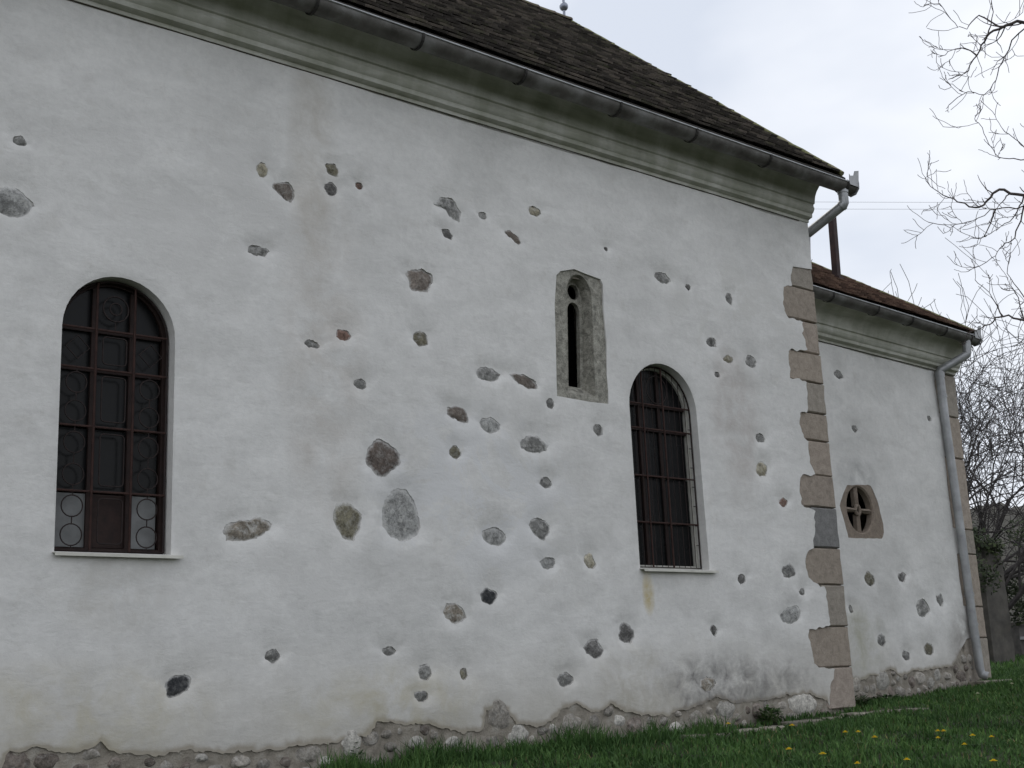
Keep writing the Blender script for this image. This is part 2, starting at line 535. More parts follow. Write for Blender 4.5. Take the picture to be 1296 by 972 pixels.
def plaster_material(name, stains=True):
    m, n, l, b = base_mat(name, 0.95, 0.15)
    tc = n.new('ShaderNodeTexCoord'); vec = tc.outputs['Object']
    big = tex_noise(n, l, vec, 0.7, 5, 0.6, 0.4)
    r = ramp(n, [(0.3, (0.68, 0.672, 0.65)), (0.52, (0.77, 0.76, 0.737)), (0.72, (0.81, 0.80, 0.777))])
    l.new(big.outputs['Fac'], r.inputs['Fac'])
    c = r.outputs['Color']
    mp = n.new('ShaderNodeMapping'); mp.inputs['Scale'].default_value = (1.6, 1, 3.2); l.new(vec, mp.inputs['Vector'])
    streak = tex_noise(n, l, mp.outputs['Vector'], 1.5, 7, 0.65, 0.6)
    r2 = ramp(n, [(0.36, (0.88, 0.88, 0.88)), (0.62, (1, 1, 1))]); l.new(streak.outputs['Fac'], r2.inputs['Fac'])
    c = mixc(n, l, 0.8, c, r2.outputs['Color'], 'MULTIPLY')
    blot = tex_noise(n, l, vec, 4.5, 6, 0.7)
    r3_ = ramp(n, [(0.55, (1, 1, 1)), (0.75, (0.86, 0.85, 0.83))]); l.new(blot.outputs['Fac'], r3_.inputs['Fac'])
    c = mixc(n, l, 0.7, c, r3_.outputs['Color'], 'MULTIPLY')
    mot = tex_noise(n, l, vec, 16, 7, 0.72, 0.3)
    r5 = ramp(n, [(0.36, (0.91, 0.91, 0.91)), (0.58, (1, 1, 1))]); l.new(mot.outputs['Fac'], r5.inputs['Fac'])
    c = mixc(n, l, 0.8, c, r5.outputs['Color'], 'MULTIPLY')
    sep = n.new('ShaderNodeSeparateXYZ'); l.new(vec, sep.inputs[0])
    X, Z = sep.outputs['X'], sep.outputs['Z']
    # splash dirt creeping up from the ground, broken up by noise
    hz = n.new('ShaderNodeMapRange'); hz.inputs['From Min'].default_value = 0.95; hz.inputs['From Max'].default_value = -0.05
    l.new(Z, hz.inputs['Value'])
    n3 = tex_noise(n, l, vec, 1.9, 6, 0.65, 0.3)
    dirt = math_n(n, l, 'MULTIPLY', hz.outputs[0], math_n(n, l, 'MULTIPLY', n3.outputs['Fac'], 1.15), True)
    c = mixc(n, l, dirt, c, (0.46, 0.43, 0.37))
    # earthy crust along the broken lower edge of the plaster
    at_ = n.new('ShaderNodeAttribute'); at_.attribute_name = 'damp'
    n4 = tex_noise(n, l, vec, 9, 7, 0.7, 0.4)
    crust = math_n(n, l, 'MULTIPLY', math_n(n, l, 'SUBTRACT', math_n(n, l, 'ADD', at_.outputs['Fac'], n4.outputs['Fac']), 0.78), 2.0, True)
    c = mixc(n, l, math_n(n, l, 'MULTIPLY', crust, math_n(n, l, 'MULTIPLY', at_.outputs['Fac'], 1.4, True)), c, (0.38, 0.345, 0.29))
    def blob(cx, cz, sx, sz, colr, amount, nscale, lo, hi):
        nonlocal c
        dx = math_n(n, l, 'DIVIDE', math_n(n, l, 'SUBTRACT', X, cx), sx)
        dz = math_n(n, l, 'DIVIDE', math_n(n, l, 'SUBTRACT', Z, cz), sz)
        d2 = math_n(n, l, 'ADD', math_n(n, l, 'MULTIPLY', dx, dx), math_n(n, l, 'MULTIPLY', dz, dz))
        fall = math_n(n, l, 'SUBTRACT', 1.0, d2, True)
        nn = tex_noise(n, l, vec, nscale, 7, 0.7, 0.5)
        rr = ramp(n, [(lo, (0, 0, 0)), (hi, (1, 1, 1))]); l.new(nn.outputs['Fac'], rr.inputs['Fac'])
        f = math_n(n, l, 'MULTIPLY', math_n(n, l, 'MULTIPLY', fall, rr.outputs['Color']), amount, True)
        c = mixc(n, l, f, c, colr)
    if stains:
        blob(-2.45, 0.30, 1.1, 0.42, (0.19, 0.18, 0.175), 1.1, 4.5, 0.36, 0.68)     # sooty patch by the foot of the wall
        blob(-1.35, 0.30, 0.9, 0.35, (0.24, 0.23, 0.22), 0.8, 4.5, 0.38, 0.7)
        blob(-7.35, 5.2, 0.30, 1.5, (0.46, 0.42, 0.36), 0.75, 2.2, 0.32, 0.70)       # runs below a leaking gutter joint
        blob(-7.25, 3.4, 0.5, 1.9, (0.50, 0.45, 0.40), 0.7, 1.6, 0.4, 0.7)
        blob(-1.75, 3.3, 0.5, 1.2, (0.48, 0.43, 0.40), 0.8, 2.2, 0.38, 0.68)
        blob(-3.36, 1.30, 0.10, 0.26, (0.55, 0.46, 0.26), 1.0, 5.0, 0.25, 0.55)      # rust run under the sill
        blob(-3.6, 0.35, 0.8, 0.5, (0.44, 0.41, 0.34), 0.8, 3.0, 0.42, 0.68)
        blob(-6.6, 0.3, 1.2, 0.4, (0.50, 0.46, 0.34), 0.9, 3.0, 0.4, 0.7)
        blob(-9.4, 0.35, 1.3, 0.45, (0.52, 0.48, 0.36), 0.8, 3.0, 0.4, 0.7)
        blob(-9.1, 1.22, 0.55, 0.36, (0.56, 0.54, 0.50), 0.8, 3.5, 0.42, 0.62)       # dirty runs under the sill
        blob(-5.6, 2.2, 1.5, 1.0, (0.70, 0.70, 0.70), 0.9, 1.1, 0.50, 0.53)          # patched areas of newer wash
        blob(-1.6, 4.6, 1.4, 0.9, (0.66, 0.65, 0.62), 0.8, 1.3, 0.50, 0.54)
        blob(-8.0, 4.6, 1.6, 1.0, (0.66, 0.65, 0.63), 0.8, 1.2, 0.49, 0.53)
        blob(-7.6, 1.2, 1.5, 0.7, (0.68, 0.67, 0.65), 0.8, 1.4, 0.50, 0.53)
    else:
        blob(1.0, 0.75, 0.9, 0.6, (0.44, 0.43, 0.33), 0.9, 3.0, 0.38, 0.68)
        blob(3.9, 0.6, 0.6, 0.8, (0.36, 0.34, 0.32), 1.0, 3.0, 0.38, 0.66)
        blob(1.5, 2.95, 0.55, 0.30, (0.42, 0.42, 0.41), 0.9, 4.0, 0.35, 0.65)
    l.new(c, b.inputs['Base Color'])
    med = tex_noise(n, l, mp.outputs['Vector'], 3.0, 6, 0.6, 0.4)
    fine = tex_noise(n, l, vec, 38, 8, 0.7)
    grit = tex_noise(n, l, vec, 190, 4, 0.7)
    add_bump(n, l, b, [(med.outputs['Fac'], 0.22, 0.03), (fine.outputs['Fac'], 0.3, 0.007), (grit.outputs['Fac'], 0.25, 0.003)])
    return m

plaster_material('plaster')
plaster_material('plaster_chancel', False)

def stone_material(name, base, rnd=0.22, lichen=None, wash=0.0, soft=False):
    m, n, l, b = base_mat(name, 0.92, 0.2)
    geo = n.new('ShaderNodeTexCoord'); vec = geo.outputs['Object']
    oi = n.new('ShaderNodeObjectInfo')
    mpv = n.new('ShaderNodeVectorMath'); mpv.operation = 'ADD'
    sc = n.new('ShaderNodeVectorMath'); sc.operation = 'SCALE'; sc.inputs['Scale'].default_value = 0.7
    cmb = n.new('ShaderNodeCombineXYZ'); l.new(oi.outputs['Random'], cmb.inputs[0]); l.new(oi.outputs['Random'], cmb.inputs[2])
    mult = n.new('ShaderNodeVectorMath'); mult.operation = 'SCALE'; mult.inputs['Scale'].default_value = 23.0
    l.new(cmb.outputs[0], mult.inputs[0]); l.new(vec, mpv.inputs[0]); l.new(mult.outputs[0], mpv.inputs[1])
    v = mpv.outputs[0]
    t = tex_noise(n, l, v, 13, 8, 0.68, 0.4)
    d = [x * 0.38 for x in base]; hgh = [min(1, x * 1.5) for x in base]
    if soft: d = [x * 0.75 for x in base]; hgh = [x * 1.2 for x in base]
    r = ramp(n, [(0.3, d), (0.5, base), (0.7, hgh)]); l.new(t.outputs['Fac'], r.inputs['Fac'])
    c = r.outputs['Color']
    t2 = tex_noise(n, l, v, 70, 6, 0.7)
    r2 = ramp(n, [(0.36, (0.55, 0.55, 0.55)), (0.56, (1.08, 1.08, 1.08))]); l.new(t2.outputs['Fac'], r2.inputs['Fac'])
    c = mixc(n, l, 0.3 if soft else 0.75, c, r2.outputs['Color'], 'MULTIPLY')
    if lichen:
        t3 = tex_noise(n, l, v, 12, 6, 0.68, 0.6)
        r3_ = ramp(n, [(0.52, (0, 0, 0)), (0.62, (1, 1, 1))]); l.new(t3.outputs['Fac'], r3_.inputs['Fac'])
        c = mixc(n, l, math_n(n, l, 'MULTIPLY', r3_.outputs['Color'], 0.7), c, lichen)
    rr = ramp(n, [(0, (1 - rnd,) * 3), (1, (1 + rnd,) * 3)]); l.new(oi.outputs['Random'], rr.inputs['Fac'])
    c = mixc(n, l, 1.0, c, rr.outputs['Color'], 'MULTIPLY')
    if wash:            # plaster smeared over the rim of the stone
        at_ = n.new('ShaderNodeAttribute'); at_.attribute_name = 'rim'
        t5 = tex_noise(n, l, v, 24, 6, 0.7, 0.5)
        sm = math_n(n, l, 'MULTIPLY', math_n(n, l, 'SUBTRACT', math_n(n, l, 'ADD', at_.outputs['Fac'], t5.outputs['Fac']), 0.97), 2.6, True)
        c = mixc(n, l, math_n(n, l, 'MULTIPLY', sm, 0.8), c, (0.66, 0.655, 0.64))
    if wash:            # lime wash left in the hollows of the stone
        t4 = tex_noise(n, l, v, 19, 7, 0.72, 0.7)
        r4 = ramp(n, [(0.50, (0, 0, 0)), (0.68, (1, 1, 1))]); l.new(t4.outputs['Fac'], r4.inputs['Fac'])
        c = mixc(n, l, math_n(n, l, 'MULTIPLY', r4.outputs['Color'], wash), c, (0.60, 0.59, 0.56))
    l.new(c, b.inputs['Base Color'])
    add_bump(n, l, b, [(t.outputs['Fac'], 0.6, 0.02), (t2.outputs['Fac'], 0.5, 0.006)])
stone_material('grey', (0.23, 0.228, 0.218), lichen=(0.12, 0.118, 0.11), wash=0.6)
stone_material('light', (0.33, 0.33, 0.32), lichen=(0.13, 0.13, 0.125), wash=0.7)
stone_material('pale', (0.25, 0.22, 0.18), lichen=(0.50, 0.49, 0.46), wash=0.7)
stone_material('dark', (0.15, 0.145, 0.14), wash=0.35)
stone_material('black', (0.045, 0.047, 0.05), lichen=(0.11, 0.11, 0.11), wash=0.15)
stone_material('brown', (0.19, 0.162, 0.14), wash=0.3)
stone_material('darkbrown', (0.12, 0.098, 0.085), lichen=(0.26, 0.24, 0.22), wash=0.25)
stone_material('rust', (0.24, 0.155, 0.125), wash=0.2)
stone_material('tan', (0.36, 0.33, 0.25), wash=0.4)
stone_material('olive', (0.20, 0.185, 0.135), lichen=(0.10, 0.09, 0.07), wash=0.4)
stone_material('rubble', (0.33, 0.305, 0.27), 0.35, lichen=(0.22, 0.2, 0.17), wash=0.4)
stone_material('rubble_pale', (0.47, 0.45, 0.41), 0.2)
stone_material('quoin_grey', (0.34, 0.305, 0.262), 0.08, soft=True)
stone_material('quoin_brown', (0.37, 0.315, 0.265), 0.08, soft=True)
stone_material('quoin_red', (0.35, 0.30, 0.25), 0.08, soft=True)
stone_material('quoin_pink', (0.37, 0.315, 0.27), 0.1, soft=True)
stone_material('quoin_dark', (0.235, 0.232, 0.228), 0.1, soft=True)
stone_material('niche_stone', (0.31, 0.30, 0.26), 0.05)
stone_material('oculus_stone', (0.26, 0.215, 0.175), 0.05, soft=True)
stone_material('edging_stone', (0.27, 0.25, 0.205), 0.3)
simple('mortar', (0.19, 0.17, 0.14), (0.31, 0.28, 0.235), 7, bump=0.9, bdist=0.03, c3=(0.41, 0.385, 0.34))
simple('joint_mortar', (0.30, 0.27, 0.23), (0.42, 0.39, 0.34), 14, bump=0.5)

def cornice_material():
    m, n, l, b = base_mat('cornice', 0.95, 0.15)
    tc = n.new('ShaderNodeTexCoord'); vec = tc.outputs['Object']
    mp = n.new('ShaderNodeMapping'); mp.inputs['Scale'].default_value = (0.55, 3, 3); l.new(vec, mp.inputs['Vector'])
    t = tex_noise(n, l, mp.outputs['Vector'], 2.2, 7, 0.65, 0.3)
    r = ramp(n, [(0.3, (0.40, 0.405, 0.35)), (0.5, (0.56, 0.56, 0.505)), (0.68, (0.67, 0.67, 0.625))]); l.new(t.outputs['Fac'], r.inputs['Fac'])
    c = r.outputs['Color']
    # blackened runs of mould, wide vertical blotches
    mp2 = n.new('ShaderNodeMapping'); mp2.inputs['Scale'].default_value = (3.0, 0.8, 0.8); l.new(vec, mp2.inputs['Vector'])
    t2 = tex_noise(n, l, mp2.outputs['Vector'], 1.1, 6, 0.6)
    r2 = ramp(n, [(0.40, (0.70, 0.71, 0.65)), (0.62, (1, 1, 1))]); l.new(t2.outputs['Fac'], r2.inputs['Fac'])
    c = mixc(n, l, 0.8, c, r2.outputs['Color'], 'MULTIPLY')
    l.new(c, b.inputs['Base Color'])
    f = tex_noise(n, l, vec, 30, 7, 0.65)
    add_bump(n, l, b, [(f.outputs['Fac'], 0.3, 0.01)])
cornice_material()

def tile_material(name, dark, mid, light, moss, moss_amt):
    m, n, l, b = base_mat(name, 0.95, 0.15)
    tc = n.new('ShaderNodeTexCoord'); gp = n.new('ShaderNodeNewGeometry'); oi = n.new('ShaderNodeObjectInfo')
    rnd = math_n(n, l, 'FRACT', math_n(n, l, 'ADD', gp.outputs['Random Per Island'], math_n(n, l, 'MULTIPLY', oi.outputs['Random'], 7.31)))
    r = ramp(n, [(0.0, dark), (0.55, mid), (1.0, light)]); l.new(rnd, r.inputs['Fac'])
    c = r.outputs['Color']
    t = tex_noise(n, l, gp.outputs['Position'], 9, 7, 0.7)
    r2 = ramp(n, [(0.35, (0.72, 0.72, 0.72)), (0.62, (1.08, 1.08, 1.08))]); l.new(t.outputs['Fac'], r2.inputs['Fac'])
    c = mixc(n, l, 0.8, c, r2.outputs['Color'], 'MULTIPLY')
    t3 = tex_noise(n, l, gp.outputs['Position'], 3.2, 7, 0.72)
    r3_ = ramp(n, [(0.52, (0, 0, 0)), (0.66, (1, 1, 1))]); l.new(t3.outputs['Fac'], r3_.inputs['Fac'])
    c = mixc(n, l, math_n(n, l, 'MULTIPLY', r3_.outputs['Color'], moss_amt), c, moss)
    l.new(c, b.inputs['Base Color'])
    f = tex_noise(n, l, gp.outputs['Position'], 55, 6, 0.7)
    add_bump(n, l, b, [(f.outputs['Fac'], 0.5, 0.008)])
tile_material('tile_old', (0.044, 0.039, 0.035), (0.092, 0.081, 0.071), (0.165, 0.142, 0.12), (0.10, 0.108, 0.055), 0.4)
tile_material('tile_red', (0.08, 0.053, 0.043), (0.145, 0.093, 0.072), (0.225, 0.15, 0.112), (0.10, 0.09, 0.06), 0.35)
simple('ridge_tile', (0.07, 0.06, 0.05), (0.15, 0.12, 0.09), 9, bump=0.6, c3=(0.14, 0.15, 0.07), rnd=0.2)
simple('roof_deck', (0.03, 0.027, 0.023), (0.05, 0.045, 0.04), 5, bump=0.3)
simple('moss_mortar', (0.09, 0.10, 0.04), (0.20, 0.20, 0.10), 6, bump=0.7, c3=(0.26, 0.23, 0.17))
simple('zinc', (0.06, 0.056, 0.05), (0.125, 0.12, 0.11), 3.5, rough=0.6, spec=0.4, bump=0.2, c3=(0.23, 0.23, 0.225), metallic=0.2)
simple('zinc_pipe', (0.27, 0.275, 0.28), (0.43, 0.44, 0.45), 4, rough=0.45, spec=0.5, bump=0.1, metallic=0.45)
simple('hook_iron', (0.02, 0.02, 0.02), (0.05, 0.045, 0.04), 20, rough=0.7, bump=0.2)
simple('dark_line', (0.05, 0.045, 0.035), (0.09, 0.08, 0.06), 6, bump=0.2)
simple('iron_red', (0.026, 0.013, 0.011), (0.052, 0.024, 0.019), 18, rough=0.75, bump=0.3, bdist=0.003)
simple('iron_dark', (0.016, 0.012, 0.012), (0.034, 0.022, 0.02), 18, rough=0.75, bump=0.3, bdist=0.003)
simple('wood_brown', (0.017, 0.010, 0.009), (0.034, 0.018, 0.015), 12, rough=0.7, bump=0.3, bdist=0.004)
simple('wood_cream', (0.42, 0.41, 0.37), (0.56, 0.55, 0.50), 12, rough=0.7, bump=0.2, bdist=0.003)
simple('sill_paint', (0.46, 0.45, 0.40), (0.62, 0.61, 0.55), 7, rough=0.6, bump=0.2, bdist=0.004)
simple('flue_metal', (0.030, 0.020, 0.022), (0.060, 0.035, 0.032), 9, rough=0.7, bump=0.2)
simple('interior', (0.02, 0.02, 0.02), (0.03, 0.03, 0.03), 2, bump=0)
simple('bird_white', (0.5, 0.5, 0.5), (0.6, 0.6, 0.6), 9, bump=0)
simple('bark', (0.055, 0.045, 0.042), (0.12, 0.10, 0.092), 14, bump=0.6, bdist=0.01)
simple('bark_far', (0.042, 0.038, 0.037), (0.08, 0.072, 0.07), 10, bump=0.2)
simple('wire_metal', (0.16, 0.17, 0.2), (0.2, 0.21, 0.24), 3, bump=0)
simple('finial_metal', (0.22, 0.24, 0.30), (0.36, 0.38, 0.44), 9, rough=0.4, spec=0.5, bump=0.1, metallic=0.6)
simple('earth', (0.020, 0.026, 0.013), (0.045, 0.050, 0.026), 1.6, bump=0.8, bdist=0.05, c3=(0.030, 0.042, 0.018))
simple('hill_ground', (0.026, 0.028, 0.021), (0.062, 0.058, 0.046), 0.22, bump=0.5, bdist=2.0, c3=(0.048, 0.045, 0.038), fine=0.6)
simple('pillar_stone', (0.07, 0.066, 0.06), (0.13, 0.12, 0.105), 3, bump=0.5)
simple('wall_stone', (0.09, 0.085, 0.08), (0.16, 0.15, 0.14), 4, bump=0.5)
simple('coping_white', (0.42, 0.43, 0.43), (0.56, 0.57, 0.57), 4, bump=0.2)
simple('petal', (0.75, 0.52, 0.02), (0.85, 0.64, 0.03), 40, bump=0)
simple('petal_pale', (0.55, 0.55, 0.38), (0.66, 0.66, 0.5), 40, bump=0)
simple('stem_green', (0.06, 0.10, 0.03), (0.10, 0.14, 0.05), 20, bump=0)

def grass_material(name, a, b_, c_):
    m, n, l, b = base_mat(name, 0.65, 0.25)
    gp = n.new('ShaderNodeNewGeometry')
    r = ramp(n, [(0.0, a), (0.6, b_), (1.0, c_)]); l.new(gp.outputs['Random Per Island'], r.inputs['Fac'])
    t = tex_noise(n, l, gp.outputs['Position'], 1.3, 4, 0.6)
    r2 = ramp(n, [(0.35, (0.55, 0.6, 0.5)), (0.65, (1.35, 1.25, 1.1))]); l.new(t.outputs['Fac'], r2.inputs['Fac'])
    l.new(mixc(n, l, 1.0, r.outputs['Color'], r2.outputs['Color'], 'MULTIPLY'), b.inputs['Base Color'])
grass_material('grass_blade', (0.036, 0.088, 0.024), (0.062, 0.142, 0.040), (0.105, 0.195, 0.060))
grass_material('straw', (0.14, 0.12, 0.06), (0.22, 0.19, 0.10), (0.32, 0.28, 0.16))
grass_material('ivy_leaf', (0.016, 0.026, 0.011), (0.03, 0.048, 0.018), (0.05, 0.07, 0.03))
grass_material('weed_leaf', (0.026, 0.058, 0.018), (0.045, 0.095, 0.03), (0.075, 0.135, 0.045))

def glass_material(name, colr, rough):
    m, n, l, b = base_mat(name, rough, 0.16)
    tc = n.new('ShaderNodeTexCoord')
    t = tex_noise(n, l, tc.outputs['Object'], 5, 5, 0.6)
    r = ramp(n, [(0.35, [x * .7 for x in colr]), (0.65, colr)]); l.new(t.outputs['Fac'], r.inputs['Fac'])
    l.new(r.outputs['Color'], b.inputs['Base Color'])
    t2 = tex_noise(n, l, tc.outputs['Object'], 2.5, 3, 0.5)
    add_bump(n, l, b, [(t2.outputs['Fac'], 0.25, 0.02)])
glass_material('pane_dark', (0.007, 0.0075, 0.008), 0.25)
glass_material('pane_pale', (0.22, 0.225, 0.225), 0.45)  # lighter grey for the lowest side panes of the ringed window

# ------------------------------------------------------------------ ground and terrain
GX = [-60, -14, -10, -7.2, -5, -3, -1.5, 0, 2, 4.3, 7, 15, 40, 150, 400]
GZ = [-.9, -.34, -.3, -.2, -.14, -.13, -.08, -.04, 0, .14, .2, .35, .6, .9, 1.0]
def ground_z(x, y):
    w = float(np.interp(x, GX, GZ))
    return w + (0.1 * max(y, -14) if y < 0 else 0.008 * min(y, 60))
def axis(stops):
    out = []
    for a, b, s in stops:
        out += list(np.arange(a, b, s))
    return out
gx = axis([(-900, -60, 80), (-60, -16, 6), (-16, 12, 0.35), (12, 60, 3), (60, 1500, 90)]) + [1500]
gy = axis([(-900, -30, 80), (-30, -12, 2), (-12, 3, 0.35), (3, 40, 2.5), (40, 1500, 90)]) + [1500]
g = MB()
for y in gy:
    for x in gx:
        b = 0.035 * noise.noise(Vector((x * 0.9, y * 0.9, 3))) + 0.02 * noise.noise(Vector((x * 2.3, y * 2.3, 8)))
        if abs(x) > 40 or abs(y) > 40: b = 0
        g.v.append((x, y, ground_z(x, y) + b - 0.02))
nx = len(gx)
for j in range(len(gy) - 1):
    for i in range(nx - 1):
        g.f.append((j * nx + i, j * nx + i + 1, (j + 1) * nx + i + 1, (j + 1) * nx + i))
tag(g.build('ground', 'earth', smooth='all', recalc=False), 'grassy churchyard ground rising gently to the wall', kind='structure')

# far hill behind the churchyard
h = MB(); nu, nv = 900, 14
for j in range(nv + 1):
    for i in range(nu + 1):
        a = math.radians(-65 + 160 * i / nu)       # azimuth measured from +x towards +y
        rr = 120 + 260 * j / nv
        k = math.sin(min(1, j / (nv * .62)) * math.pi / 2)
        hz = (30 + 9 * math.sin(a * 3.1 + 1) + 10 * noise.noise(Vector((a * 3, 0.3, 1)))) * k + 2.2 * noise.noise(Vector((a * 14, j * .5, 5))) * k + (1.3 * noise.noise(Vector((a * 90, j * .9, 2))) + 1.2 * noise.noise(Vector((a * 260, j * 1.7, 7)))) * k
        h.v.append((rr * math.cos(a), rr * math.sin(a), -3 + max(0, hz)))
for j in range(nv):
    for i in range(nu):
        h.f.append((j * (nu + 1) + i, j * (nu + 1) + i + 1, (j + 1) * (nu + 1) + i + 1, (j + 1) * (nu + 1) + i))
tag(h.build('hill', 'hill_ground', smooth='all', recalc=False), 'distant brownish hillside beyond the churchyard', kind='structure')

# ------------------------------------------------------------------ the church
church = empty('church')
tag(church, 'old whitewashed stone church with dark tiled roofs and patches of bare masonry', 'church')
TH = math.radians(3.5)
CH = Matrix.Translation((0, 0.6, 0)) @ Matrix.Rotation(TH, 4, 'Z')     # chancel frame: u along its wall, y into it
ID = Matrix.Identity(4)
X_LEFT, X_RIGHT, DEPTH = -14.0, 0.0, 9.0
CU = 4.56                                                             # chancel corner
WALL_TOP, CH_TOP = 6.5, 5.35

def arch_outline(x0, x1, zb, zs, n=18):
    r = (x1 - x0) / 2; cx = (x0 + x1) / 2
    pts = [(x0, zb), (x1, zb)]
    for k in range(n + 1):
        a = math.pi * k / n
        pts.append((cx + r * math.cos(a), zs + r * math.sin(a)))
    return pts
WIN = [(-9.585, -8.66, 1.55, 3.30), (-3.45, -2.39, 1.55, 3.29)]
win_outlines = [arch_outline(*w) for w in WIN]

def blob_outline(cx, cz, rx, rz, seed):
    rng = random.Random(seed)
    n = rng.randint(7, 10)
    ph = rng.random() * 6.28
    pw = rng.uniform(0.0, 0.35)
    pts = []
    for k in range(n):
        a = ph + 2 * math.pi * (k + rng.uniform(-.25, .25)) / n
        r = rng.uniform(0.84, 1.1) * (1 + pw * 0.25 * math.cos(2 * a + ph))
        pts.append((cx + rx * r * math.cos(a), cz + rz * r * math.sin(a)))
    pts.sort(key=lambda p: math.atan2((p[1] - cz) / rz, (p[0] - cx) / rx))
    return pts

def rag(pts, seed):
    # broken plaster edge round a stone: angular outline with fine ragged bites
    w = max(p[0] for p in pts) - min(p[0] for p in pts)
    o = []
    n = len(pts)
    for i in range(n):
        a, b2 = pts[i], pts[(i + 1) % n]
        o += [(a[0] * .88 + b2[0] * .12, a[1] * .88 + b2[1] * .12), (a[0] * .12 + b2[0] * .88, a[1] * .12 + b2[1] * .88)]
    amp = min(0.016, 0.05 * w + 0.003)
    return roughen(roughen(resample(o, min(0.02, max(0.012, w / 14))), amp, 16, seed), amp * .6, 55, seed + 3)

nave_stones = []
for i, (c, pts) in enumerate(STONE_OUTLINES):
    nave_stones.append((c, rag(pts, i)))
for i, (x, z, rx, rz, c) in enumerate(STONE_SPOTS):
    nave_stones.append((c, rag(blob_outline(x, z, rx, rz, 100 + i), i + 50)))
chancel_stones = []
for i, (x, z, rx, rz, c) in enumerate(CHANCEL_STONE_SPOTS):
    chancel_stones.append((c, rag(blob_outline(x, z, rx, rz, 300 + i), i + 80)))

def ccw(p):
    a = sum(p[i][0] * p[(i + 1) % len(p)][1] - p[(i + 1) % len(p)][0] * p[i][1] for i in range(len(p)))
    return p if a > 0 else p[::-1]

def undulate(x, z):
    return (0.016 * noise.noise(Vector((x * 0.55, z * 0.7, 1.5))) + 0.013 * noise.noise(Vector((x * 1.7, z * 2.2, 4.0)))
            + 0.006 * noise.noise(Vector((x * 4.5, z * 6.0, 9.0))))

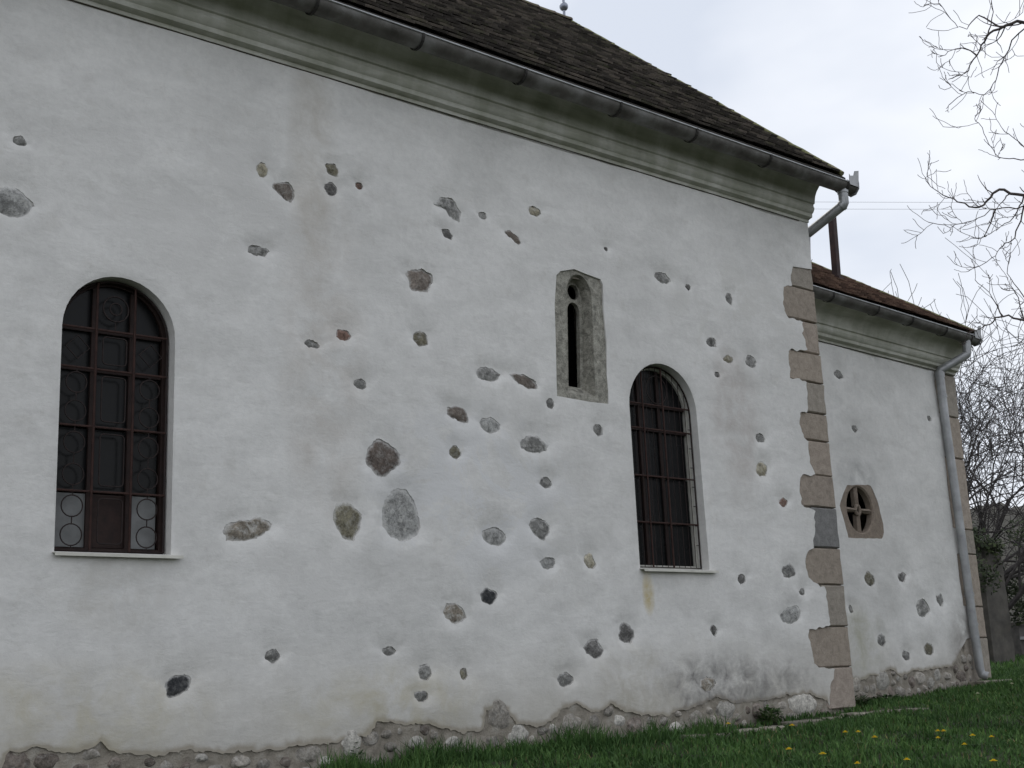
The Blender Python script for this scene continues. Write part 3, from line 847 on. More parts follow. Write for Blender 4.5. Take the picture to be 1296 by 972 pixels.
def plaster_sheet(name, boundary, openings, stones, blocks, foot, mat, parent, xf, seed):
    """skin of lime plaster with openings, worn back around every exposed stone"""
    rng = random.Random(seed)
    rings = [(ccw(boundary), 'edge')] + [(ccw(o), 'open') for o in openings] + [(ccw(s), 'stone') for _, s in stones] + [(ccw(b), 'block') for b in blocks]
    verts, edges = [], []
    for poly, kind in rings:
        b = len(verts); n = len(poly)
        verts += [Vector(p) for p in poly]
        edges += [(b + i, b + (i + 1) % n) for i in range(n)]
    bx = np.array(boundary); x0, z0 = bx.min(0); x1, z1 = bx.max(0)
    cand = []
    step = 0.075
    for i in range(int((x1 - x0) / step)):
        for j in range(int((z1 - z0) / step)):
            cand.append((x0 + (i + .5 + rng.uniform(-.3, .3)) * step, z0 + (j + .5 + rng.uniform(-.3, .3)) * step))
    for _, s in stones:                                              # finer rings round each stone
        cx = sum(p[0] for p in s) / len(s); cz = sum(p[1] for p in s) / len(s)
        for off in (0.012, 0.028, 0.05, 0.08):
            for p in s:
                d = math.hypot(p[0] - cx, p[1] - cz) + 1e-6
                cand.append((p[0] + (p[0] - cx) / d * off, p[1] + (p[1] - cz) / d * off))
    C = np.array(cand)
    ok = in_poly(C[:, 0], C[:, 1], boundary)
    for poly, kind in rings:
        lim = 0.02 if kind == 'edge' else 0.008
        P = np.array(poly); m = (C[:, 0] > P[:, 0].min() - .1) & (C[:, 0] < P[:, 0].max() + .1) & (C[:, 1] > P[:, 1].min() - .1) & (C[:, 1] < P[:, 1].max() + .1)
        idx = np.where(m & ok)[0]
        if len(idx) == 0: continue
        dd = poly_dist(C[idx, 0], C[idx, 1], poly)
        bad = dd < lim
        if kind != 'edge': bad |= in_poly(C[idx, 0], C[idx, 1], poly)
        ok[idx[bad]] = False
    verts += [Vector(p) for p in C[ok]]
    vo, eo, fo, *_ = delaunay_2d_cdt(verts, edges, [], 0, 1e-5)
    V = np.array([tuple(v) for v in vo]); F = np.array([f for f in fo])
    cen = V[F].mean(1)
    keep = in_poly(cen[:, 0], cen[:, 1], boundary)
    for poly, kind in rings[1:]:
        keep &= ~in_poly(cen[:, 0], cen[:, 1], poly)
    F = F[keep]
    px, pz = V[:, 0], V[:, 1]
    Y = np.array([undulate(a, b) for a, b in V])
    for k, (_, s) in enumerate(stones):
        S = np.array(s); cz = S[:, 1].mean(); rngk = random.Random(k * 7 + seed)
        m = np.where((px > S[:, 0].min() - .35) & (px < S[:, 0].max() + .35) & (pz > S[:, 1].min() - .35) & (pz < S[:, 1].max() + .4))[0]
        d = poly_dist(px[m], pz[m], s)
        above = np.clip((pz[m] - cz) / (np.ptp(S[:, 1]) * .5 + 1e-3), -1, 1)
        size = min(1.0, math.hypot(np.ptp(S[:, 0]), np.ptp(S[:, 1])) / 0.3)
        fall = (0.03 + 0.02 * size) + np.clip(above, 0, 1) * (0.03 + 0.06 * size) * rngk.uniform(.5, 1.2)
        dip = (0.013 + 0.012 * size) * np.exp(-(d / fall) ** 1.5) * np.where(above > 0, 1.0, 1.0 + 0.5 * above)
        lip = -0.003 * np.exp(-((d - .13) / .06) ** 2) * size
        Y[m] = np.maximum(Y[m] + lip, 0) * 0 + Y[m] + dip + lip
    if foot is not None:
        d = poly_dist(px, pz, foot, closed=False)
        foot_d = d
    for o in openings:
        d = poly_dist(px, pz, o); Y += 0.012 * np.exp(-(d / 0.03) ** 2)
    Y = np.minimum(Y, 0.038)
    if foot is not None:                                             # the skin thins out to nothing at its broken foot
        Y = Y + (0.006 - Y) * np.exp(-(foot_d / 0.09) ** 2)
    mb = MB()
    mb.v = [(px[i], Y[i], pz[i]) for i in range(len(V))]
    mb.f = [tuple(f) for f in F]
    # thickness at every free edge, full reveals in the window openings
    cnt = {}
    for f in F:
        for a, b in ((f[0], f[1]), (f[1], f[2]), (f[2], f[0])):
            cnt.setdefault((min(a, b), max(a, b)), []).append((a, b))
    free = [v[0] for v in cnt.values() if len(v) == 1]
    fv = sorted({i for e in free for i in e})
    A = np.array(fv); onopen = np.zeros(len(fv), bool)
    for o in openings:
        onopen |= poly_dist(px[A], pz[A], o) < 1e-3
    remap = {}
    for i, op in zip(fv, onopen):
        remap[i] = len(mb.v)
        mb.v.append((px[i], 0.30 if op else 0.055, pz[i]))
    for a, b in free:
        mb.f.append((b, a, remap[a], remap[b]))
    o = mb.build(name, mat, parent, smooth=50, xf=xf)
    if foot is not None:
        damp = np.zeros(len(mb.v), np.float32); damp[:len(V)] = np.exp(-foot_d / 0.04)
        for i, k in remap.items(): damp[k] = damp[i]
        o.data.attributes.new('damp', 'FLOAT', 'POINT').data.foreach_set('value', damp)
    return o

def bare_stone(name, outline, mat, parent, xf, seed, y_edge=0.036, proud=0.022, y_back=0.09, smear=1.0):
    """one field stone: rough-hewn bulging face and a body that sits in the masonry"""
    o = ccw(outline)
    if len(o) > 34: o = o[::2]
    n = len(o)
    cx = sum(p[0] for p in o) / n; cz = sum(p[1] for p in o) / n
    rng = random.Random(seed)
    tx, tz = rng.uniform(-.07, .07), rng.uniform(-.07, .07)
    mb = MB(); rings = []
    for s, lift in ((1.1, None), (1.1, -.2), (0.78, 0.6), (0.45, 0.92)):
        ring = []
        for p in o:
            x, z = cx + (p[0] - cx) * s, cz + (p[1] - cz) * s
            if lift is None: y = y_back
            else:
                y = y_edge - proud * lift - 0.013 * noise.noise(Vector((x * 14, z * 14, seed))) - 0.006 * noise.noise(Vector((x * 33, z * 33, seed))) + (x - cx) * tx + (z - cz) * tz
            ring.append((x, y, z))
        rings.append(ring)
    for a, b in zip(rings, rings[1:]): mb.strip(a, b)
    c = len(mb.v); mb.v.append((cx, y_edge - proud, cz))
    last = c - n
    for i in range(n): mb.f.append((last + i, last + (i + 1) % n, c))
    ob = mb.build(name, mat, parent, smooth=35, xf=xf)
    vals = [1.0] * (2 * n) + [1.0] * n + [0.45] * n + [0.45] * n + [0.08] * n + [0.0]
    ob.data.attributes.new('rim', 'FLOAT', 'POINT').data.foreach_set('value', [q * smear for q in vals])
    return ob

# --- nave masonry core with the openings
def flat_with_holes(outer, holes, y, mb):
    rings = [outer] + holes; verts, edges = [], []
    for p in rings:
        b = len(verts); verts += [Vector(q) for q in p]; edges += [(b + i, b + (i + 1) % len(p)) for i in range(len(p))]
    vo, eo, fo, *_ = delaunay_2d_cdt(verts, edges, [], 0, 1e-5)
    V = np.array([tuple(v) for v in vo]); F = np.array(fo); cen = V[F].mean(1)
    keep = in_poly(cen[:, 0], cen[:, 1], outer)
    for hh in holes: keep &= ~in_poly(cen[:, 0], cen[:, 1], hh)
    mb.add([(a, y, b) for a, b in V], [tuple(f) for f in F[keep]])

ROOF_E = (-0.43, 6.595)                 # eave edge (y, z)
ROOF_A = (4.5, 11.03)                  # ridge (y, z)
pitch = math.atan2(ROOF_A[1] - ROOF_E[1], ROOF_A[0] - ROOF_E[0])
NICHE_OPEN = [(-4.36, 3.34), (-3.95, 3.34), (-3.93, 4.42), (-3.97, 4.56), (-4.07, 4.66), (-4.17, 4.66), (-4.27, 4.56), (-4.31, 4.42)]
niche_hole = [(-4.42, 3.30), (-3.86, 3.30), (-3.86, 4.62), (-4.42, 4.62)]
OCULUS = (1.47, 2.49, 0.33)
core = MB()
flat_with_holes([(X_LEFT, -0.9), (-0.04, -0.9), (-0.04, WALL_TOP), (X_LEFT, WALL_TOP)], win_outlines + [niche_hole], 0.06, core)
def gable_z(y, off=0.12): return ROOF_E[1] + (min(y, DEPTH - y) - ROOF_E[0]) * math.tan(pitch) - off
for gxp in (X_LEFT, -0.006):
    core.add([(gxp, 0.06, -0.9), (gxp, DEPTH, -0.9), (gxp, DEPTH, gable_z(DEPTH)), (gxp, 4.5, gable_z(4.5)), (gxp, 0.06, gable_z(0.06))], [(0, 1, 2, 3, 4)])
core.add([(X_LEFT, DEPTH, -0.9), (-0.006, DEPTH, -0.9), (-0.006, DEPTH, 6.6), (X_LEFT, DEPTH, 6.6)], [(0, 1, 2, 3)])
core.add([(-0.04, 0.06, -0.9), (-0.006, 0.06, -0.9), (-0.006, 0.06, 6.6), (-0.04, 0.06, 6.6)], [(0, 1, 2, 3)])
core.add([(X_LEFT, 0.45, -0.9), (-0.04, 0.45, -0.9), (-0.04, 0.45, 6.6), (X_LEFT, 0.45, 6.6)], [(0, 1, 2, 3)])   # inner darkness of the window niches
nave_wall = core.build('nave_wall', 'mortar', church, recalc=False)
tag(nave_wall, 'rubble stone nave wall under worn white plaster')
# gable plaster facing the chancel and the hidden sides
gp_ = MB()
gp_.add([(0.0, 0.05, -0.9), (0.0, DEPTH + .05, -0.9), (0.0, DEPTH + .05, gable_z(DEPTH, .1)), (0.0, 4.5, gable_z(4.5, .1)), (0.0, 0.05, gable_z(0.05, .1))], [(0, 1, 2, 3, 4)])
gp_.add([(X_LEFT - .01, 0.05, -0.9), (X_LEFT - .01, DEPTH + .05, -0.9), (X_LEFT - .01, DEPTH + .05, gable_z(DEPTH, .1)), (X_LEFT - .01, 4.5, gable_z(4.5, .1)), (X_LEFT - .01, 0.05, gable_z(0.05, .1))], [(4, 3, 2, 1, 0)])
gp_.add([(X_LEFT, DEPTH + .05, -0.9), (0, DEPTH + .05, -0.9), (0, DEPTH + .05, 6.6), (X_LEFT, DEPTH + .05, 6.6)], [(3, 2, 1, 0)])
gp_.build('plaster', 'plaster', nave_wall, recalc=False)

foot = [(X_LEFT, 0.05), (-12.8, 0.10), (-11.6, 0.03), (-10.6, 0.09)] + [tuple(p) for p in PLASTER_FOOT]
foot = sorted(foot, key=lambda p: p[0])
foot_f = roughen(roughen(resample(foot, 0.025, closed=False), 0.024, 13, 3), 0.014, 38, 5)
qleft = []
for c, l, zt, zb in QUOINS: qleft += [tuple(p) for p in l]
boundary = [(X_LEFT, 6.12)] + foot_f
last = qleft[-1]
boundary = [p for p in boundary if p[0] < last[0] - 0.03 or p[1] > 3]
boundary += [(x, z) for x, z in roughen(resample([tuple(p) for p in reversed(qleft)], 0.035, closed=False), 0.035, 11, 9)]
boundary += [(-0.005, QUOINS[0][2] - 0.01), (-0.005, 6.12)]
nave_plaster = plaster_sheet('plaster', boundary, win_outlines, nave_stones, [NICHE_BLOCK], foot_f, 'plaster', nave_wall, None, 11)
tag(nave_plaster, 'uneven white plaster with bare stones showing through')
for i, (c, o) in enumerate(nave_stones):
    cx = sum(p[0] for p in o) / len(o); cz = sum(p[1] for p in o) / len(o)
    u = undulate(cx, cz)
    bare_stone('stone', o, c, nave_wall, None, i, y_edge=0.034 + u * .9, proud=0.013 + 0.012 * ((i * 37) % 10) / 10)

def quoin(name, left, right_x, zt, zb, mat, parent, xf, ydepth, seed):
    poly = [tuple(p) for p in left]
    lo_x, hi_x = poly[-1][0], poly[0][0]
    g_ = 0.006
    poly = [(hi_x + .03, zt - g_)] + [(x, min(max(z, zb + g_), zt - g_)) for x, z in poly] + [(lo_x + .03, zb + g_), (right_x, zb + g_), (right_x, zt - g_)]
    poly = ccw(poly)
    poly = [(x - (0.05 if x < right_x - .1 else 0), z) for x, z in poly]
    pts = resample(poly, 0.12)
    pts = [(x + (0.005 * noise.noise(Vector((x * 9, z * 9, seed))) if x < right_x - .02 else 0.016 * noise.noise(Vector((2.2, z * 6, seed)))), z) for x, z in pts]
    n = len(pts); cx = sum(p[0] for p in pts) / n; cz = sum(p[1] for p in pts) / n
    rng = random.Random(seed); yf = 0.016 + rng.uniform(-.006, .006)
    mb = MB(); rings = []
    for ins, y in ((0, ydepth), (0, yf + 0.018), (0.016, yf)):
        ring = []
        for x, z in pts:
            d = math.hypot(x - cx, z - cz); k = max(0, (d - ins)) / (d + 1e-9)
            ring.append((cx + (x - cx) * k, y - (0.006 * noise.noise(Vector((x * 6, z * 6, seed + 5))) if y < .1 else 0), cz + (z - cz) * k))
        rings.append(ring)
    for a, b in zip(rings, rings[1:]): mb.strip(a, b)
    b0 = len(mb.v) - n
    mb.f.append(tuple(b0 + i for i in range(n)))
    return mb.build(name, mat, parent, smooth=30, xf=xf)
rng = random.Random(5)
for i, (c, l, zt, zb) in enumerate(QUOINS):
    quoin('quoin', l, 0.012, zt, zb, c, nave_wall, None, 0.28 + 0.2 * (i % 2), i)

# rubble at the foot of the nave wall, where the plaster has fallen
def rubble_band(foot_line, x0, x1, gz, parent, xf, seed, specials):
    rng = random.Random(seed); fx = [p[0] for p in foot_line]; fz = [p[1] for p in foot_line]
    placed = []
    for (x, z, rx, rz, c) in specials: placed.append((x, z, rx, rz, c))
    tries = 0
    while tries < 2600 and len(placed) < 150:
        tries += 1
        x = rng.uniform(x0, x1); top = float(np.interp(x, fx, fz)); bot = gz(x) - 0.12
        rz = rng.uniform(0.035, 0.11); rx = rz * rng.uniform(0.9, 1.7)
        z = rng.uniform(bot, top - rz * .9)
        if top - bot < 0.08: continue
        if all(((x - p[0]) / (rx + p[2] + .006)) ** 2 + ((z - p[1]) / (rz + p[3] + .006)) ** 2 > 1 for p in placed):
            placed.append((x, z, rx, rz, 'rubble_pale' if rng.random() < .12 else ('rubble' if rng.random() < .75 else 'brown')))
    for i, (x, z, rx, rz, c) in enumerate(placed):
        o = roughen(resample(smooth_poly(blob_outline(x, z, rx, rz, seed * 31 + i), 1), .03), .006, 22, i)
        bare_stone('rubble_stone', o, c, parent, xf, seed + i, y_edge=0.020, proud=rng.uniform(0.014, 0.042), y_back=0.10, smear=0.35)
def ngz(x): return ground_z(x, 0)
def mortar_bed(foot_line, x0, x1, parent, xf, seed):
    # rough bedding mortar left where the plaster has fallen, almost flush with it
    fx = [p[0] for p in foot_line]; fz = [p[1] for p in foot_line]
    m = MB(); nx_ = int((x1 - x0) / .035); nz_ = 18
    for i in range(nx_ + 1):
        x = x0 + (x1 - x0) * i / nx_; top = float(np.interp(x, fx, fz)) + .07
        for j in range(nz_ + 1):
            z = -.55 + (top + .55) * j / nz_
            y = .021 + .015 * noise.noise(Vector((x * 5, z * 5, seed))) + .010 * noise.noise(Vector((x * 15, z * 15, seed))) + .005 * noise.noise(Vector((x * 38, z * 38, seed)))
            m.v.append((x, y + (.03 if j == nz_ else 0), z))
    for i in range(nx_):
        for j in range(nz_):
            a = i * (nz_ + 1) + j; m.f.append((a, a + nz_ + 1, a + nz_ + 2, a + 1))
    return m.build('footing', 'mortar', parent, smooth='all', xf=xf, recalc=False)
mortar_bed(foot_f, X_LEFT, -0.46, nave_wall, None, 4)
rubble_band(foot_f, -11.5, -0.55, ngz, nave_wall, None, 3,
            [(-7.02, 0.02, 0.10, 0.14, 'rubble_pale'), (-5.42, 0.16, 0.15, 0.17, 'rubble'), (-5.2, -0.02, 0.13, 0.10, 'rubble_pale'), (-6.35, -0.03, 0.10, 0.07, 'rubble_pale'),
             (-5.95, -0.06, 0.10, 0.06, 'rubble_pale'), (-4.55, 0.06, 0.15, 0.08, 'rubble'), (-0.98, 0.07, 0.26, 0.13, 'rubble_pale'), (-2.75, -0.01, 0.13, 0.09, 'rubble')])

# --- the carved slit window with its stone block
niche = empty('slit_window'); niche.parent = church
tag(niche, 'small gothic slit window cut in one grey stone block')
blk = roughen(resample(ccw(NICHE_BLOCK), 0.06), 0.008, 20, 2)
def arch_pts(cx0, cx1, zb, zs, zt, n=14):
    pts = [(cx0[0], zb), (cx1[0], zb), (cx1[1], zs)]
    mx = (cx0[1] + cx1[1]) / 2; hw = (cx1[1] - cx0[1]) / 2
    for k in range(1, n):
        a = math.pi * k / n
        pts.append((mx + hw * math.cos(a), zs + (zt - zs) * math.sin(a)))
    pts.append((cx0[1], zs))
    return pts
rec = arch_pts((-4.35, -4.285), (-3.955, -3.925), 3.33, 4.42, 4.655)
inn = arch_pts((-4.235, -4.185), (-4.0, -3.945), 3.43, 4.40, 4.61)
fr = MB()
flat_with_holes(blk, [rec], 0.012, fr)
n_b = len(blk)
fr.strip([(x, 0.012, z) for x, z in blk], [(x, 0.16, z) for x, z in blk])
fr.strip([(x, 0.012, z) for x, z in rec], [(x, 0.15, z) for x, z in inn])
slot = arch_pts((-4.205, -4.16), (-4.035, -3.99), 3.445, 4.28, 4.385)
circ = [(-4.062 + 0.082 * math.cos(2 * math.pi * k / 16), 4.50 + 0.085 * math.sin(2 * math.pi * k / 16)) for k in range(16)]
fr.build('stone_frame', 'niche_stone', niche, smooth=35, recalc=True)
tr = MB()
flat_with_holes(inn, [slot, circ], 0.15, tr)
tr.strip([(x, 0.15, z) for x, z in slot], [(x, 0.20, z) for x, z in slot])
tr.strip([(x, 0.15, z) for x, z in circ], [(x, 0.20, z) for x, z in circ])
tr.build('tracery', 'niche_stone', niche, smooth=35)
bk = MB(); bk.box(-4.42, -3.86, 0.38, 0.40, 3.3, 4.64); bk.build('glass', 'pane_dark', niche)
bd = MB()
bd.tube([(-4.175, 0.24, 3.83), (-4.175, 0.24, 3.87), (-4.17, 0.24, 3.91), (-4.165, 0.24, 3.94)], [0.012, 0.035, 0.04, 0.008], 8)
bd.build('putty_patch', 'bird_white', niche, smooth=60)

# --- the arched windows
def arched_window(w, rows, cols, label, rings, frame_mat, y0=0.13):
    x0, x1, zb, zs = w
    root = empty('arched_window'); root.parent = church
    tag(root, label)
    cx, r = (x0 + x1) / 2, (x1 - x0) / 2
    def hx(z):
        return r if z <= zs else math.sqrt(max(0, r * r - (z - zs) ** 2))
    def top(x):
        return zs + math.sqrt(max(0, r * r - (x - cx) ** 2))
    # wooden frame behind the grille
    o = arch_outline(x0 + .002, x1 - .002, zb + .002, zs); i_ = arch_outline(x0 + .042, x1 - .042, zb + .05, zs)
    fm = MB()
    fm.strip([(a, y0 + .03, b) for a, b in o], [(a, y0 + .03, b) for a, b in i_])
    fm.strip([(a, y0 + .03, b) for a, b in i_], [(a, y0 + .09, b) for a, b in i_])
    fm.build('frame', frame_mat, root, smooth=40)
    for xc in cols:
        m_ = MB(); m_.box(xc - .016, xc + .016, y0 + .035, y0 + .085, zb + .05, top(xc) - .05); m_.build('mullion', 'wood_brown', root)
    for zc in rows[:2]:
        m_ = MB(); k = hx(zc) - .05; m_.box(cx - k, cx + k, y0 + .033, y0 + .083, zc - .014, zc + .014); m_.build('transom', 'wood_brown', root)
    # panes, one per light
    xs = [x0 + .05] + list(cols) + [x1 - .05]; zr = sorted(rows)
    zlev = [zb + .05] + zr
    for a, b in zip(xs, xs[1:]):
        for q, (c, d) in enumerate(zip(zlev, zlev[1:])):
            if d > zs: d = min(d, zs + .1)
            p = MB(); p.box(a + .01, b - .01, y0 + .06, y0 + .066, c + .008, d - .008)
            p.build('pane', 'pane_pale' if (q == 0 and rings and not (a > x0 + .2 and b < x1 - .2)) else ('wood_brown' if q == 0 and rings else 'pane_dark'), root)
        # arched head pane
        z_lo = zlev[-1] + .008; k = 8; pts = [(a + .01, z_lo), (b - .01, z_lo)]
        for s in range(k + 1):
            x = b - .01 + (a + .02 - b) * s / k
            pts.append((x, max(z_lo + .004, top(min(max(x, x0 + .05), x1 - .05)) - .03)))
        p = MB(); n = len(pts)
        p.add([(x, y0 + .06, z) for x, z in pts] + [(x, y0 + .066, z) for x, z in pts], [tuple(range(n)), tuple(range(2 * n - 1, n - 1, -1))])
        p.strip([(x, y0 + .06, z) for x, z in pts], [(x, y0 + .066, z) for x, z in pts])
        p.build('pane', 'pane_dark', root)
    # wrought-iron grille
    yg = y0 - .015
    def bar(pts, rad=.009, mat='iron_red', closed=False, name='bar', n=6):
        b_ = MB(); b_.tube(pts, rad, n, closed=closed); return b_.build(name, mat, root, smooth=60)
    bo = arch_outline(x0 + .02, x1 - .02, zb + .025, zs, 22)
    bar([(a, yg, b) for a, b in bo], .010, 'iron_dark', True, 'grille_border')
    for xc in cols: bar([(xc, yg - .012, zb + .02), (xc, yg - .012, top(xc) - .02)], .0105)
    for zc in rows:
        k = hx(zc) - .02; bar([(cx - k, yg - .002, zc), (cx + k, yg - .002, zc)], .0095)
    if rings:
        zs_all = sorted(rows, reverse=True) + [zb + .03]
        for ci, (a, b) in enumerate(zip([x0 + .02] + list(cols), list(cols) + [x1 - .02])):
            xc = (a + b) / 2
            for q, (hi, lo) in enumerate(zip(zs_all, zs_all[1:])):
                if ci == 1:       # rounded rectangles in the middle column
                    w2, h2, rr = (b - a) / 2 - .06, (hi - lo) / 2 - .05, .03
                    pts = []
                    for sx, sz, a0 in ((1, 1, 0), (-1, 1, 90), (-1, -1, 180), (1, -1, 270)):
                        for t_ in (0, 30, 60, 90):
                            an = math.radians(a0 + t_); pts.append((xc + sx * (w2 - rr) + rr * math.cos(an), yg, (hi + lo) / 2 + sz * (h2 - rr) + rr * math.sin(an)))
                    bar(pts, .006, 'iron_dark', True, 'scroll', 5)
                    continue
                if q == 0:        # diamond
                    m_ = (hi + lo) / 2; s_ = .095
                    bar([(xc - s_, yg, m_), (xc, yg, m_ + s_), (xc + s_, yg, m_), (xc, yg, m_ - s_)], .0055, 'iron_dark', True, 'diamond', 5)
                    continue
                R_ = min(.083, (b - a) / 2 - .03)
                zc = [hi - (hi - lo) * .26, hi - (hi - lo) * .75]
                for z_ in zc:
                    bar([(xc + R_ * math.cos(t_ * math.pi / 9), yg, z_ + R_ * math.sin(t_ * math.pi / 9)) for t_ in range(18)], .0055, 'iron_dark', True, 'ring', 5)
                for za, zb_ in ((hi, zc[0] + R_), (zc[0] - R_, zc[1] + R_), (zc[1] - R_, lo)):
                    bar([(xc, yg, za), (xc, yg, zb_)], .005, 'iron_dark', n=5, name='rod')
        zc = zs + .22
        bar([(cx + .105 * math.cos(t_ * math.pi / 10), yg, zc + .105 * math.sin(t_ * math.pi / 10)) for t_ in range(20)], .007, 'iron_dark', True, 'ring', 5)
        bar([(cx + .05 * math.cos(t_ * math.pi / 8), yg, zc + .05 * math.sin(t_ * math.pi / 8)) for t_ in range(16)], .006, 'iron_dark', True, 'ring', 5)
        bar([(cx, yg, zc - .105), (cx, yg, rows[0])], .005, 'iron_dark', n=5, name='rod')
    else:
        for k in range(1, 12):
            xc = x0 + (x1 - x0) * k / 12
            bar([(xc, yg + .006, zb + .03), (xc, yg + .006, top(xc) - .03)], .004, 'iron_dark', n=5, name='rod')
        for k in range(1, 8):
            zc = zb + (zs - zb) * k / 8 + .06
            bar([(x1 - .055, yg + .01, zc), (x1 - .012, yg + .01, zc)], .005, 'iron_dark', n=5, name='clip')
        for k, zc in enumerate((zs + .25,)):
            bar([(cx + .16 * math.cos(t_ * math.pi / 10), yg, zc + .16 * math.sin(t_ * math.pi / 10)) for t_ in range(20)], .006, 'iron_dark', True, 'ring', 5)
    # sheet-metal sill with a turned-down edge
    s = MB()
    xa, xb = x0 - .012, x1 + .075
    prof = [(0.13, zb + .012), (-0.055, zb - .012), (-0.058, zb - .036), (-0.052, zb - .036), (-0.049, zb - .018), (0.13, zb + .004)]
    s.extrude_profile(prof, xa, xb, 6, 0.003)
    s.build('sill', 'sill_paint', root)
    return root
arched_window(WIN[0], [3.33, 3.005, 2.54, 2.03], [-9.28, -8.965], 'arched window with ringed iron grille and pale lower panes', True, 'wood_brown')
arched_window(WIN[1], [3.36, 3.085, 2.56, 2.055], [-3.165, -2.85], 'arched window with straight barred grille and cream frame', False, 'wood_cream')

# --- cornices, with a thin dark line under them
def cornice(parent, xf, x0, x1, z, s, name_label):
    p = [(0.05, z), (-0.014, z), (-0.016, z + .035 * s), (-0.075, z + .055 * s), (-0.078, z + .10 * s), (-0.100, z + .115 * s), (-0.118, z + .150 * s), (-0.122, z + .172 * s),
         (-0.112, z + .185 * s), (-0.112, z + .215 * s), (-0.135, z + .225 * s), (-0.140, z + .26 * s), (-0.155, z + .315 * s), (-0.185, z + .37 * s), (-0.235, z + .425 * s), (-0.300, z + .465 * s), (-0.335, z + .475 * s),
         (-0.34, z + .52 * s), (0.05, z + .52 * s)]
    c = MB(); c.extrude_profile(p, x0, x1, int((x1 - x0) / 0.25), 0.006)
    o = c.build('cornice', 'cornice', parent, smooth=32, xf=xf)
    tag(o, name_label)
    k = MB(); pts = []
    for i in range(int((x1 - x0) / 0.3) + 1):
        x = x0 + 0.3 * i; pts.append((x, -0.012, z - 0.008 + 0.004 * noise.noise(Vector((x, 0, 0)))))
    k.tube(pts, 0.0055, 5); k.build('dark_line', 'dark_line', parent, xf=xf)
cornice(church, None, X_LEFT, 0.0, 6.06, 1.0, 'moulded eaves cornice stained green with mould')
cornice(church, CH, 0.02, CU, 4.755, 0.90, 'lower moulded cornice of the chancel')

# --- roofs
def tile_mesh(w, l, t):
    """beaver-tail tile: u across, v up the slope, rounded tail at v=0"""
    h = w / 2 - 0.008
    out = [(-h, l), (-h, .07), (-h * .82, .03), (-h * .45, .006), (h * .45, .006), (h * .82, .03), (h, .07), (h, l)]
    n = len(out)
    v = [(x, y, 0) for x, y in out] + [(x, y, t) for x, y in out]
    f = [tuple(range(n, 2 * n)), tuple(reversed(range(n)))] + [(i, (i + 1) % n, n + (i + 1) % n, n + i) for i in range(n)]
    return v, [tuple(reversed(q)) for q in f]

